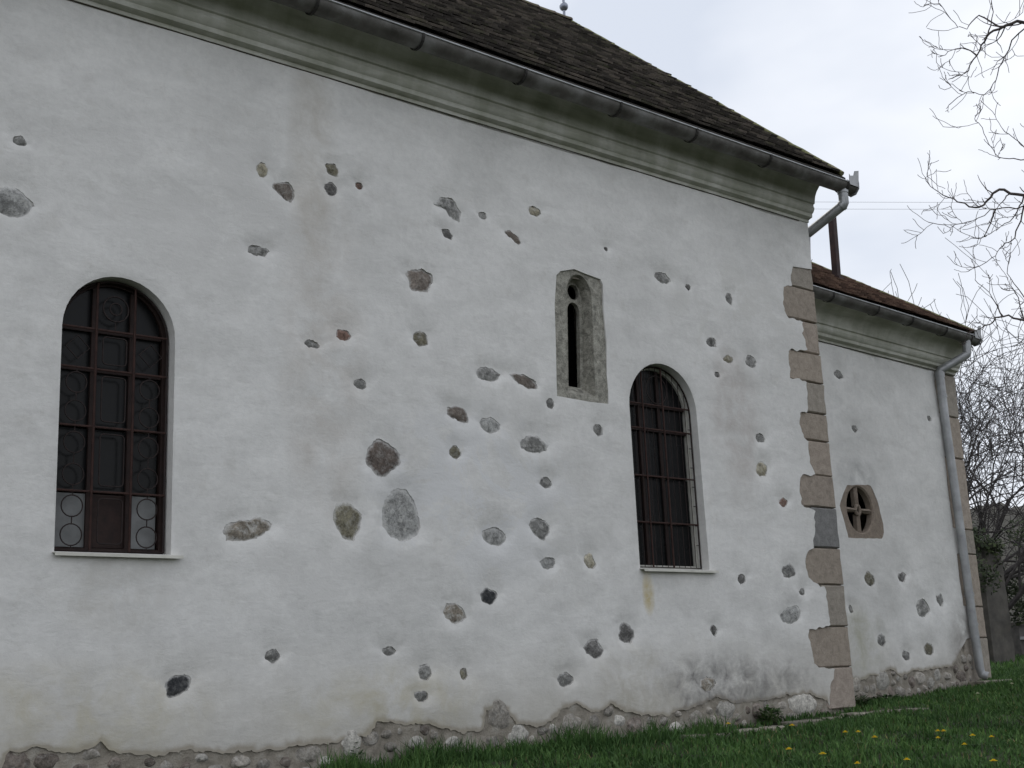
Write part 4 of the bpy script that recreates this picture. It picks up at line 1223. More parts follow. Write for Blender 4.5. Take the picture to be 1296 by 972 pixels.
def roof(parent, xf, x0, x1, eave, ridge, mat, n_single, seed, deck_to=None):
    L = math.hypot(ridge[0] - eave[0], ridge[1] - eave[1]); ang = math.atan2(ridge[1] - eave[1], ridge[0] - eave[0])
    d = MB(); t = 0.05
    uy, uz = math.cos(ang), math.sin(ang); ny, nz = -uz, uy
    far = (2 * ridge[0] - eave[0] + 0.0, eave[1])
    prof = [(eave[0] + .03, eave[1] - .04), (ridge[0], ridge[1] - .03), (far[0], far[1] - .04), (far[0], far[1] - .12), (ridge[0], ridge[1] - .13), (eave[0] + .03, eave[1] - .12)]
    d.extrude_profile(prof, x0 + .02, x1 - .034, 1)
    d.box(x0 + .02, x1 - .005, eave[0] - .03, eave[0] - .005, eave[1] - .16, eave[1] - .005)      # eaves board
    bb = [(eave[0] - .06, eave[1] - .03), (ridge[0], ridge[1] + .02), (far[0] + .06, far[1] - .03), (far[0] + .06, far[1] - .17), (ridge[0], ridge[1] - .14), (eave[0] - .06, eave[1] - .17)]
    bg = MB(); bg.extrude_profile(bb, x1 - .032, x1 - .004, 1); bg.build('bargeboard', 'roof_deck', parent, xf=xf)
    dk = d.build('deck', 'roof_deck', parent, xf=xf)
    w, ex = 0.19, 0.255
    tv, tf = tile_mesh(w, 0.37, 0.026)
    rng = random.Random(seed)
    tiles = []
    rows = int(L / ex)
    for r_ in range(rows):
        off = (w / 2) * (r_ % 2)
        ncol = int((x1 - x0) / w) + 1
        for c in range(ncol + 1):
            u = x0 + c * w + off - w * .25
            if u < x0 + .02 or u > x1 - .02: continue
            s = r_ * ex + rng.gauss(0, .004)
            sag = 0.018 * noise.noise(Vector((u * .5, r_ * .12, seed))) 
            tiles.append((u + rng.gauss(0, .003), s, 0.055 + sag + rng.gauss(0, .003), rng.gauss(0, .012), rng.gauss(0, .014)))
    base = Matrix(((1, 0, 0, 0), (0, uy, ny, eave[0]), (0, uz, nz, eave[1]), (0, 0, 0, 1)))
    tilt = Matrix.Rotation(-0.18, 4, 'X')
    G_ = xf if xf is not None else ID
    mats = []
    for (u, s, hgt, yaw, rl) in tiles:
        mats.append(G_ @ base @ Matrix.Translation((u, s, hgt)) @ Matrix.Rotation(yaw, 4, 'Z') @ Matrix.Rotation(rl, 4, 'Y') @ tilt)
    inv = cam.matrix_world.inverted()
    def key(m_):
        p = inv @ m_.translation
        if p.z > -1: return 1e9
        ax, ay = abs(p.x / -p.z), abs(p.y / -p.z)
        return -p.z if (ax < .415 and ay < .31) else 1e6 - p.z
    order = sorted(range(len(mats)), key=lambda i: key(mats[i]))
    single = set(order[:n_single])
    me = bpy.data.meshes.new('roof_tile'); me.from_pydata(tv, [], tf); me.materials.append(M[mat]); me.update()
    for i in sorted(single):
        o = bpy.data.objects.new('roof_tile', me); o.matrix_world = mats[i]; link(o, parent)
    TV = np.array([(x, y, z, 1) for x, y, z in tv]); V, F = [], []; nv = len(tv)
    rest = [i for i in range(len(mats)) if i not in single]
    for k, i in enumerate(rest):
        V.append((TV @ np.array(mats[i]).T)[:, :3]); F += [tuple(q + k * nv for q in f) for f in tf]
    m2 = bpy.data.meshes.new('roof_tiles'); m2.from_pydata(np.concatenate(V).tolist(), [], F); m2.materials.append(M[mat]); m2.update()
    tag(link(bpy.data.objects.new('roof_tiles', m2), parent), kind='stuff')
    # ridge tiles
    k = int((x1 - x0) / 0.36) + 1
    rm = MB(); prof = [(math.cos(a) * .11, math.sin(a) * .085) for a in [math.pi * q / 8 for q in range(9)]]
    rm.v = [(x, y * sc, z * sc) for x, sc in ((0, .92), (.30, 1.0), (.40, 1.1)) for y, z in prof]
    for s in range(2):
        for q in range(8): rm.f.append((s * 9 + q, s * 9 + q + 1, (s + 1) * 9 + q + 1, (s + 1) * 9 + q))
    rm.f.append(tuple(reversed(range(18, 27)))); rm.f.append(tuple(range(9)))
    rme = bpy.data.meshes.new('ridge_tile'); rme.from_pydata(rm.v, [], rm.f); rme.materials.append(M['ridge_tile']); rme.update()
    for q in range(k):
        o = bpy.data.objects.new('ridge_tile', rme)
        o.matrix_world = G_ @ Matrix.Translation((x1 - .42 - (k - 1 - q) * .36, ridge[0], ridge[1] + .015 + rng.gauss(0, .008))) @ Matrix.Rotation(rng.gauss(0, .02), 4, 'Y')
        link(o, parent)
    # mossy mortar verge along the gable edge
    vg = MB(); n = 34; pts = []
    for q in range(n + 1):
        s = L * q / n
        z_ = 0.045 + 0.01 * noise.noise(Vector((q * 1.7, seed, 0)))
        pts.append((x1 - .02, eave[0] + uy * s + ny * z_, eave[1] + uz * s + nz * z_))
    vg.tube(pts, [0.034 + 0.008 * noise.noise(Vector((q * .9, 3, seed))) for q in range(n + 1)], 7)
    vg.build('verge', 'moss_mortar', parent, smooth=60, xf=xf)
    return dk

nave_roof = empty('nave_roof'); nave_roof.parent = church; tag(nave_roof, 'steep nave roof of dark weathered beaver-tail tiles')
roof(nave_roof, None, X_LEFT - .1, 0.22, ROOF_E, ROOF_A, 'tile_old', 210, 2)
chancel_roof = empty('chancel_roof'); chancel_roof.parent = church; tag(chancel_roof, 'lower chancel roof of red-brown tiles')
CE = (-0.36, 5.335); CP = math.radians(34.0); CA = (3.9, 5.335 + 4.26 * math.tan(CP))
roof(chancel_roof, CH, 0.06, CU + .12, CE, CA, 'tile_red', 90, 4)

# finial on the gable end of the ridge
f = MB(); fx, fy, fz = 0.12, 4.5, 11.06
f.tube([(fx, fy, fz - .1), (fx, fy, fz + .9)], 0.022, 8)
fin = f.build('finial', 'finial_metal', church, smooth=50); tag(fin, 'slender grey metal finial rising from the ridge end')
f = MB(); bm_pts = [(fx, fy, fz + .25 + .075 * -math.cos(math.pi * q / 8)) for q in range(9)]
f.tube(bm_pts, [max(.004, .075 * math.sin(math.pi * q / 8)) for q in range(9)], 12); f.build('ball', 'finial_metal', fin, smooth=60)
f = MB(); f.tube([(fx, fy, fz + .46), (fx, fy, fz + .50), (fx, fy, fz + .54)], [.03, .05, .01], 10); f.build('collar', 'finial_metal', fin, smooth=60)
f = MB()
f.box(fx - .18, fx + .18, fy - .008, fy + .008, fz + .68, fz + .70)
f.add([(fx - .18, fy, fz + .69), (fx - .12, fy, fz + .75), (fx - .12, fy + .01, fz + .63), (fx + .18, fy, fz + .78), (fx + .10, fy + .01, fz + .69), (fx + .18, fy, fz + .60)], [(0, 1, 2), (3, 4, 5)])
f.build('vane', 'finial_metal', fin)

# --- gutters and downpipes
def gutter(parent, xf, x0, x1, y, z0, z1, r, hooks, label):
    g_ = MB(); n = 12; N = max(2, int((x1 - x0) / .5))
    prof = []
    for q in range(n + 1):
        a = math.pi + math.pi * q / n; prof.append((y + r * math.cos(a), r * math.sin(a)))
    bead = [(y - r - .010 + .010 * math.cos(t_), .002 + .010 * math.sin(t_)) for t_ in (math.pi * .0, math.pi * .5, math.pi, math.pi * 1.5)]
    outer = prof; inner = [(y + (r - .004) * math.cos(math.pi + math.pi * q / n), (r - .004) * math.sin(math.pi + math.pi * q / n)) for q in range(n, -1, -1)]
    loop = outer + inner
    m = len(loop); b = 0
    for s in range(N + 1):
        x = x0 + (x1 - x0) * s / N; zc = z0 + (z1 - z0) * s / N + .004 * noise.noise(Vector((x * .8, 2, 2)))
        g_.v += [(x, yy, zc + zz_) for yy, zz_ in loop]
    for s in range(N):
        for q in range(m):
            g_.f.append((s * m + q, (s + 1) * m + q, (s + 1) * m + (q + 1) % m, s * m + (q + 1) % m))
    g_.f.append(tuple(range(m))); g_.f.append(tuple(N * m + q for q in reversed(range(m))))
    root = g_.build('gutter', 'zinc', parent, smooth=50, xf=xf)
    tag(root, label)
    bd_ = MB(); bd_.tube([(x0 + (x1 - x0) * s / N, y - r - .004, z0 + (z1 - z0) * s / N + .006 + .004 * noise.noise(Vector(((x0 + (x1 - x0) * s / N) * .8, 2, 2)))) for s in range(N + 1)], .009, 6)
    bd_.build('rolled_lip', 'zinc_pipe', root, smooth=60, xf=xf)
    for hx_ in hooks:
        k = MB(); zc = z0 + (z1 - z0) * (hx_ - x0) / (x1 - x0)
        pts = [(hx_, y + r * 1.02, zc + .05)] + [(hx_, y + (r + .008) * math.cos(math.pi * 2 - math.pi * q / 10), zc + (r + .008) * math.sin(math.pi * 2 - math.pi * q / 10)) for q in range(11)] + [(hx_, y - r + .012, zc + .03)]
        rings_a = [(p[0] - .014, p[1], p[2]) for p in pts]; rings_b = [(p[0] + .014, p[1], p[2]) for p in pts]
        k.strip(rings_a, rings_b, closed=False)
        o2 = [(p[0] - .014, p[1] + (p[1] - y) * .06, p[2] + (p[2] - zc) * .06) for p in pts]; o3 = [(p[0] + .014, p[1] + (p[1] - y) * .06, p[2] + (p[2] - zc) * .06) for p in pts]
        k.strip(o2, o3, closed=False); k.strip(rings_a, o2, closed=False); k.strip(rings_b, o3, closed=False)
        k.build('gutter_hook', 'hook_iron', root, xf=xf)
    # end box: closing plate with a torn upstand
    e = MB(); a = x1
    plate = [(y - r - .02, z1 + .02), (y - r - .015, z1 - r * .5), (y - r * .6, z1 - r - .012), (y + r * .2, z1 - r - .02), (y + r, z1 - r * .4), (y + r, z1 + .05), (y + r * .2, z1 + .10), (y - r * .2, z1 + .075), (y - r * .5, z1 + .125), (y - r * 1.1, z1 + .14)]
    n2 = len(plate)
    e.add([(a, p, q) for p, q in plate] + [(a + .012, p, q) for p, q in plate], [tuple(range(n2)), tuple(reversed(range(n2, 2 * n2)))])
    e.strip([(a, p, q) for p, q in plate], [(a + .012, p, q) for p, q in plate])
    fl = [(a + .005, y - r - .012, z1 - r * .3), (a + .015, y - r - .03, z1 + .19), (a - .035, y - r - .03, z1 + .175), (a - .075, y - r - .03, z1 + .165), (a - .10, y - r - .025, z1 + .10), (a - .165, y - r - .02, z1 + .085), (a - .185, y - r - .022, z1 + .11), (a - .19, y - r - .016, z1 + .0), (a - .17, y - r - .012, z1 - r * .3)]
    e.add(fl + [(p[0], p[1] + .006, p[2]) for p in fl], [tuple(range(9)), tuple(reversed(range(9, 18)))])
    e.build('end_box', 'zinc_pipe', root, xf=xf)
    return root
gutter(church, None, X_LEFT, 0.36, -0.455, 6.50, 6.475, 0.105, [-12.4, -11.2, -10.0, -8.85, -7.62, -6.47, -5.2, -3.86, -2.66, -1.36, 0.17], 'long zinc eaves gutter of the nave on iron hooks')
gutter(church, CH, 0.03, 4.50, -0.415, 5.25, 5.235, 0.095, [0.55, 1.65, 2.55, 3.5, 4.25], 'shorter zinc gutter along the chancel eaves')

def pipe(parent, xf, paths, label, bands, name='downpipe'):
    p = MB(); p.tube(paths, 0.063, 14)
    root = p.build(name, 'zinc_pipe', parent, smooth=45, xf=xf); tag(root, label)
    for a, b in bands:
        k = MB(); k.tube([a, b], 0.071, 14); k.build('pipe_collar', 'zinc_pipe', root, smooth=45, xf=xf)
    return root
pipe(church, None, [(0.17, -0.46, 6.40), (0.168, -0.46, 6.215), (0.165, -0.455, 6.20), (0.08, 0.10, 5.95), (0.078, 0.115, 5.93), (0.07, 0.17, 5.3)], 'zinc outlet pipe bending from the nave gutter to the corner',
     [((0.17, -0.46, 6.395), (0.168, -0.46, 6.35)), ((0.161, -0.452, 6.20), (0.15, -0.425, 6.18))])
pz = ground_z(4.1, .8)
pipe(church, CH, [(4.22, -0.42, 5.17), (4.20, -0.42, 4.965), (4.195, -0.414, 4.945), (3.93, -0.095, 4.735), (3.92, -0.085, 4.71), (3.925, -0.08, 4.0), (3.96, -0.08, 3.0), (3.985, -0.08, 2.0), (4.01, -0.08, 1.0), (4.035, -0.085, pz + .20), (4.045, -0.10, pz + .12), (4.08, -0.17, pz + .09)],
     'tall zinc downpipe at the chancel corner', [((3.92, -.085, 4.70), (3.922, -.083, 4.62)), ((3.924, -.08, 4.36), (3.926, -.08, 4.31)), ((4.0, -.08, 1.42), (4.002, -.08, 1.36)), ((4.012, -.08, 0.98), (4.014, -.08, 0.94))])

# flue pipe standing on the chancel roof
fu, fs = 3.6, 1.66
_y = CE[0] + fs; _z = CE[1] + fs * math.tan(CP)
fl = MB()
_q = [(-.05, -.05), (.05, -.05), (.05, .05), (-.05, .05)]
fl.add([(fu + a, _y + c, _z - .1) for a, c in _q] + [(fu + .06 + a, _y + c, _z + 1.17) for a, c in _q], [(0, 3, 2, 1), (4, 5, 6, 7), (0, 1, 5, 4), (1, 2, 6, 5), (2, 3, 7, 6), (3, 0, 4, 7)])
flue = fl.build('flue', 'flue_metal', church, xf=CH); tag(flue, 'dark brown square flue standing on the chancel roof')
fl = MB(); fl.box(fu - .07, fu + .07, _y - .09, _y + .08, _z - .05, _z + .06); fl.build('flashing', 'flue_metal', flue, xf=CH)

# --- chancel masonry, plaster, stones, quoins
CZ_ROOF = lambda y: CE[1] + (min(y, 7.8 - y) - CE[0]) * math.tan(CP) - 0.13
cc = MB()
oc_hole = [(OCULUS[0] + .38 * math.cos(2 * math.pi * k / 24), OCULUS[1] + .38 * math.sin(2 * math.pi * k / 24)) for k in range(24)]
flat_with_holes([(-0.3, -0.9), (CU - .04, -0.9), (CU - .04, CH_TOP), (-0.3, CH_TOP)], [oc_hole], 0.06, cc)
cc.add([(CU - .03, 0.06, -.9), (CU - .03, 7.8, -.9), (CU - .03, 7.8, CZ_ROOF(7.8)), (CU - .03, 3.9, CZ_ROOF(3.9)), (CU - .03, .06, CZ_ROOF(.06))], [(0, 1, 2, 3, 4)])
cc.add([(-0.3, 7.8, -.9), (CU - .03, 7.8, -.9), (CU - .03, 7.8, 5.4), (-0.3, 7.8, 5.4)], [(0, 1, 2, 3)])
cc.add([(-0.3, 0.5, -.9), (CU - .05, 0.5, -.9), (CU - .05, 0.5, 5.4), (-0.3, 0.5, 5.4)], [(0, 1, 2, 3)])
chancel_wall = cc.build('chancel_wall', 'mortar', church, xf=CH, recalc=False); tag(chancel_wall, 'set-back chancel wall under white plaster')
cg = MB()
cg.add([(CU - .02, 0.45, -.9), (CU - .02, 7.83, -.9), (CU - .02, 7.83, CZ_ROOF(7.8)), (CU - .02, 3.9, CZ_ROOF(3.9)), (CU - .02, .05, CZ_ROOF(.06)), (CU - .02, .05, 4.7), (CU - .02, .45, 4.7)], [(0, 1, 2, 3, 4, 5, 6)])
cg.build('plaster', 'plaster_chancel', chancel_wall, xf=CH, recalc=False)
cfoot = [(-0.25, 0.36), (0.2, 0.33)] + sorted([tuple(p) for p in CHANCEL_PLASTER_FOOT if p[0] > 0.3], key=lambda p: p[0])
cfoot = roughen(roughen(resample(cfoot, 0.025, closed=False), 0.02, 14, 6), 0.012, 38, 7)
cq_left = []
for i, (zt, zb) in enumerate(zip(CHANCEL_QUOIN_JOINTS, CHANCEL_QUOIN_JOINTS[1:])):
    xl = 4.06 if i % 2 else 3.90
    cq_left.append([(xl + .02, zt - .01), (xl, (zt + zb) / 2), (xl + .01, zb + .01)])
edge = [p for q in reversed(cq_left) for p in reversed(q)]
edge = [p for p in edge if p[1] > cfoot[-1][1] + .02]
cfoot = [p for p in cfoot if p[0] < edge[0][0] - .01]
cb_ = [(-0.25, 4.82)] + cfoot + roughen(resample(edge, 0.06, closed=False), 0.015, 15, 12) + [(CU - .15, 4.745), (CU - .01, 4.74), (CU - .01, 4.82)]
oc_blk = roughen(resample(ccw([tuple(p) for p in OCULUS_BLOCK]), 0.07), 0.012, 16, 31)
tag(plaster_sheet('plaster', cb_, [], chancel_stones, [oc_blk], cfoot, 'plaster_chancel', chancel_wall, CH, 23), 'white plaster of the chancel wall')
for i, (c, o) in enumerate(chancel_stones):
    bare_stone('stone', o, c, chancel_wall, CH, 700 + i, y_edge=0.034, proud=0.02)
cqc = ['quoin_grey', 'quoin_red', 'quoin_brown', 'quoin_grey', 'quoin_red', 'quoin_brown', 'quoin_grey']
for i, (zt, zb) in enumerate(zip(CHANCEL_QUOIN_JOINTS, CHANCEL_QUOIN_JOINTS[1:])):
    quoin('quoin', cq_left[i], CU, zt, zb if i < 6 else zb - .25, cqc[i], chancel_wall, CH, 0.30 + .2 * (i % 2), 60 + i)
def cgz(u):
    p = CH @ Vector((u, 0, 0)); return ground_z(p.x, p.y)
mortar_bed(cfoot, -0.2, 4.02, chancel_wall, CH, 9)
rubble_band(cfoot, 0.05, 4.0, cgz, chancel_wall, CH, 8, [(1.6, 0.27, 0.17, 0.13, 'rubble_pale'), (0.95, 0.22, 0.13, 0.10, 'rubble'), (2.55, 0.25, 0.14, 0.09, 'rubble'), (3.0, 0.28, 0.10, 0.09, 'rubble_pale')])

# --- the round window of the chancel
ocu = empty('round_window'); ocu.parent = church; tag(ocu, 'round stone window with a cross of four openings')
ox, oz, orad = OCULUS
ring_o = [(ox + orad * math.cos(2 * math.pi * k / 32), oz + orad * math.sin(2 * math.pi * k / 32)) for k in range(32)]
ring_i = [(ox + (orad - .02) * math.cos(2 * math.pi * k / 32), oz + (orad - .02) * math.sin(2 * math.pi * k / 32)) for k in range(32)]
b_ = MB(); flat_with_holes(oc_blk, [ring_o], 0.005, b_)
b_.strip([(x, 0.005, z) for x, z in oc_blk], [(x, 0.12, z) for x, z in oc_blk])
b_.strip([(x, 0.005, z) for x, z in ring_o], [(x, 0.025, z) for x, z in ring_i])
b_.strip([(x, 0.025, z) for x, z in ring_i], [(x, 0.105, z) for x, z in ring_i])
b_.build('stone_frame', 'oculus_stone', ocu, smooth=35, xf=CH)
for k in range(4):
    c = MB(); a = math.pi / 2 * k; ca, sa = math.cos(a), math.sin(a)
    def P(u, v, y): return (ox + u * ca - v * sa, y, oz + u * sa + v * ca)
    wv = 0.030 if k % 2 else 0.024
    sec = [(-wv, .055), (0, .02), (wv, .055), (wv, .11), (-wv, .11)]
    A_ = [P(0.05, v, y) for v, y in sec]; B_ = [P(orad - .015, v * 1.5, y) for v, y in sec]
    c.strip(A_, B_); c.f += [tuple(range(5)), tuple(reversed(range(5, 10)))]
    c.build('spoke', 'oculus_stone', ocu, xf=CH)
c = MB(); c.tube([(ox + .05 * math.cos(2 * math.pi * k / 16), .05, oz + .065 * math.sin(2 * math.pi * k / 16)) for k in range(16)], .026, 8, closed=True)
c.build('hub', 'oculus_stone', ocu, smooth=60, xf=CH)
c = MB(); c.box(ox - .4, ox + .4, .33, .34, oz - .4, oz + .4); c.build('pane', 'pane_dark', ocu, xf=CH)

# ------------------------------------------------------------------ things around the church
# flat stones of the drip edging
edging = empty('stone_edging', (-1.6, -0.3, ngz(-1.6))); tag(edging, 'row of flat tan edging stones set in grass along the nave foot', 'edging')
rng = random.Random(21)
x = -3.35
while x < 0.75:
    L = rng.uniform(.28, .6); yc = -0.30 - 0.05 * math.sin(x * 2) ; wd = rng.uniform(.07, .15)
    e = MB(); pts = []
    for k in range(12):
        a = 2 * math.pi * k / 12
        sx = math.copysign(abs(math.cos(a)) ** .5, math.cos(a)); sy = math.copysign(abs(math.sin(a)) ** .5, math.sin(a))
        pts.append((x + L / 2 + sx * (L / 2 - .012) * rng.uniform(.93, 1.03), yc + sy * wd * rng.uniform(.85, 1.08)))
    zt = ground_z(x + L / 2, yc) + rng.uniform(-.01, .018)
    e.strip([(a, b, zt - .12) for a, b in pts], [(a, b, zt - .012) for a, b in pts]); e.strip([(a, b, zt - .012) for a, b in pts], [(x + L / 2 + (a - x - L / 2) * .94, yc + (b - yc) * .9, zt + .004 * noise.noise(Vector((a * 9, b * 9, 1)))) for a, b in pts])
    n = len(e.v); e.f.append(tuple(range(n - 12, n)))
    o = e.build('stone', 'edging_stone', None, smooth=35)
    o.data.transform(Matrix.Translation(-Vector(edging.location))); o.parent = edging
    x += L + rng.choice((.02, .05, .16))
sp = CH @ Vector((4.12, -0.2, 0))
e = MB(); pts = [(-.42, -.12), (-.1, -.17), (.3, -.15), (.46, -.05), (.44, .14), (.0, .17), (-.40, .12)]
zt = pz + .035
e.strip([(sp.x + a, sp.y + b, zt - .15) for a, b in pts], [(sp.x + a, sp.y + b, zt - .015) for a, b in pts]); e.strip([(sp.x + a, sp.y + b, zt - .015) for a, b in pts], [(sp.x + a * .96, sp.y + b * .93, zt) for a, b in pts])
e.f.append(tuple(range(len(e.v) - 7, len(e.v))))
tag(e.build('splash_stone', 'edging_stone', None, smooth=35), 'flat worn splash stone under the foot of the downpipe', 'stone slab')

# --- grass
def blades(name, n, xr, yr, hr, mat, seed, dens=None, label=None, wid=0.007):
    rs = np.random.RandomState(seed)
    x = rs.uniform(xr[0], xr[1], n); y = rs.uniform(yr[0], yr[1], n)
    if dens is not None:
        k = rs.rand(n) < dens(x, y); x, y = x[k], y[k]; n = len(x)
    z = np.interp(x, GX, GZ) + np.where(y < 0, .1 * np.maximum(y, -14), .008 * y) - .03
    hgt = hr(x, y, rs)
    az = rs.uniform(0, 2 * np.pi, n); lean = rs.gamma(2, .22, n) * hgt; la = rs.uniform(0, 2 * np.pi, n)
    dx, dy = np.cos(az), np.sin(az); w = wid * (.6 + .8 * rs.rand(n)) 
    V = np.zeros((n, 5, 3))
    for k, (t, wf) in enumerate(((0, 1), (0, -1), (.55, -.8), (.55, .8), (1, 0))):
        V[:, k, 0] = x + dx * w * wf + np.cos(la) * lean * t * t
        V[:, k, 1] = y + dy * w * wf + np.sin(la) * lean * t * t
        V[:, k, 2] = z + hgt * t * (1 - .15 * t * np.minimum(1, lean / hgt))
    V = V.reshape(-1, 3)
    me = bpy.data.meshes.new(name)
    me.vertices.add(len(V)); me.vertices.foreach_set('co', V.ravel())
    b = np.arange(n) * 5
    loops = np.stack([b, b + 1, b + 2, b + 3, b + 3, b + 2, b + 4], 1).ravel()
    me.loops.add(len(loops)); me.loops.foreach_set('vertex_index', loops.astype(np.int32))
    st = np.stack([np.arange(n) * 7, np.arange(n) * 7 + 4], 1).ravel()
    me.polygons.add(2 * n); me.polygons.foreach_set('loop_start', st.astype(np.int32))
    me.update(calc_edges=True); me.validate()
    me.materials.append(M[mat])
    o = bpy.data.objects.new(name, me); link(o)
    tag(o, label, 'grass', kind='stuff')
    return o
def clump(x, y, s, seed):
    return np.array([noise.noise(Vector((a * s, b * s, seed))) for a, b in zip(x, y)])
def lawn_h(x, y, rs):
    c = clump(x, y, 1.6, 2.0); return np.clip(.05 + .05 * rs.rand(len(x)) + .05 * c, .025, .2)
def lawn_d(x, y):
    on_church = ((x < 0) & (y > -.02)) | ((x < 4.7) & (x >= 0) & (y > .58 + x * .061))
    strip_ = (x > -3.35) & (x < .75) & (y > -.44) & (y < -.14)
    return np.where(on_church, 0, np.where(strip_, .22, 1.0))
blades('grass', 190000, (-9.5, 9), (-7.5, 3.0), lawn_h, 'grass_blade', 1, lawn_d, 'short spring grass covering the churchyard')
blades('lawn_weeds', 16000, (-9, 8), (-7, 1), lambda x, y, rs: np.clip(.03 + .05 * rs.rand(len(x)) + .05 * clump(x, y, 2.7, 5.0), .02, .12), 'weed_leaf', 5,
       lambda x, y: lawn_d(x, y) * (clump(x, y, 1.1, 4.0) > -.05), 'broad-leaved clover and plantain patches in the lawn', 0.020)
blades('dead_grass', 7000, (-9, 8), (-7, 1), lambda x, y, rs: .03 + .06 * rs.rand(len(x)), 'straw', 6, lawn_d, 'dry straw blades scattered through the lawn', 0.005)
def tall_h(x, y, rs):
    c = clump(x, y, 2.2, 7.0); return np.clip(.05 + .17 * rs.rand(len(x)) ** 2.2 + .16 * c + .06 * clump(x, y, 9.0, 3.0), .03, .34)
blades('tall_grass', 10000, (-7.6, -2.6), (-.42, -.03), tall_h, 'grass_blade', 2, lambda x, y: np.clip(.85 - (x + 6.8) * .12, .15, 1) * np.clip((x + 7.5) * 3, 0, 1), 'taller uncut grass against the nave foot', 0.005)
blades('far_grass', 60000, (4.6, 34), (-2, 24), lambda x, y, rs: .06 + .09 * rs.rand(len(x)), 'grass_blade', 3, lambda x, y: np.where((x < 9) & (y < 3), 0.3, 1.0), 'rough grass beyond the chancel', 0.012)

# --- dandelions
def dandelion(x, y, i):
    rng = random.Random(900 + i); z = ground_z(x, y); pale = i in (14, 15)
    hgt = rng.uniform(.085, .125); bx, by = rng.uniform(-.03, .03), rng.uniform(-.03, .03)
    root = empty('dandelion', (x, y, z))
    s = MB(); s.tube([(0, 0, -.02), (bx * .4, by * .4, hgt * .5), (bx, by, hgt)], [.004, .0035, .003], 5); s.build('stem', 'stem_green', root)
    hd = MB(); R_ = rng.uniform(.024, .034) * (0.8 if pale else 1)
    for ring, (rr, zz_, n) in enumerate(((R_, .0, 16), (R_ * .72, .008, 12), (R_ * .42, .013, 8))):
        for k in range(n):
            a = 2 * math.pi * k / n + ring; da = math.pi / n * .9
            hd.add([(bx + .003 * math.cos(a), by + .003 * math.sin(a), hgt + .002), (bx + rr * .8 * math.cos(a - da), by + rr * .8 * math.sin(a - da), hgt + zz_), (bx + rr * math.cos(a), by + rr * math.sin(a), hgt + zz_ + .003), (bx + rr * .8 * math.cos(a + da), by + rr * .8 * math.sin(a + da), hgt + zz_)], [(0, 1, 2, 3)])
    hd.build('flower_head', 'petal_pale' if pale else 'petal', root, recalc=False)
    lf = MB()
    for k in range(6):
        a = 2 * math.pi * (k + rng.random() * .6) / 6; L = rng.uniform(.06, .11); ca, sa = math.cos(a), math.sin(a)
        lf.add([(0, 0, 0), (ca * L * .5 - sa * .012, sa * L * .5 + ca * .012, .03), (ca * L, sa * L, .025), (ca * L * .5 + sa * .012, sa * L * .5 - ca * .012, .03)], [(0, 1, 2, 3)])
    lf.build('leaf_rosette', 'weed_leaf', root, recalc=False)
    return root
for i, (x, y) in enumerate(DANDELIONS):
    d = dandelion(x, y, i)
    if i in (14, 15): tag(d, 'small pale flower in the grass below the chancel downpipe', 'flower', 'pale flowers in the grass')
    elif i == 4: tag(d, 'yellow dandelion growing among the edging stones', 'dandelion')
    else: tag(d, 'yellow dandelion blooming in the churchyard grass', 'dandelion', 'dandelions in the grass')

# --- leafy weeds at the wall foot
def weed(x, y, r, hgt, n, seed, label):
    rng = random.Random(seed); root = empty('weed', (x, y, ground_z(x, y)))
    tag(root, label, 'weed')
    lf = MB(); st = MB()
    for k in range(n):
        a = rng.uniform(0, 6.28); rr = r * math.sqrt(rng.random()); zz_ = hgt * rng.uniform(.15, 1) * (1 - .5 * rr / r)
        p = Vector((rr * math.cos(a), rr * math.sin(a) * .6, zz_)); L = rng.uniform(.035, .07)
        d = Vector((math.cos(a) + rng.uniform(-.5, .5), math.sin(a) + rng.uniform(-.5, .5), rng.uniform(-.2, .6))).normalized(); s = d.cross(Vector((0, 0, 1))).normalized()
        lf.add([p, p + d * L * .5 + s * L * .3, p + d * L, p + d * L * .5 - s * L * .3], [(0, 1, 2, 3)])
        if k % 6 == 0: st.tube([(0, 0, -.02), tuple(p * .6), tuple(p)], .003, 4)
    st.build('stem', 'stem_green', root); lf.build('foliage', 'weed_leaf', root, recalc=False)
weed(-1.72, -.10, .17, .20, 260, 1, 'small dark leafy weed beside the pale foot stone of the nave')
weed(0.42, .42, .34, .17, 420, 2, 'low leafy weed in the corner between nave and chancel')
weed(1.35, .52, .30, .10, 240, 3, 'thin leafy weed under the chancel rubble foot')
weed(-7.02, -.06, .05, .26, 50, 4, 'single upright weed against the nave rubble')

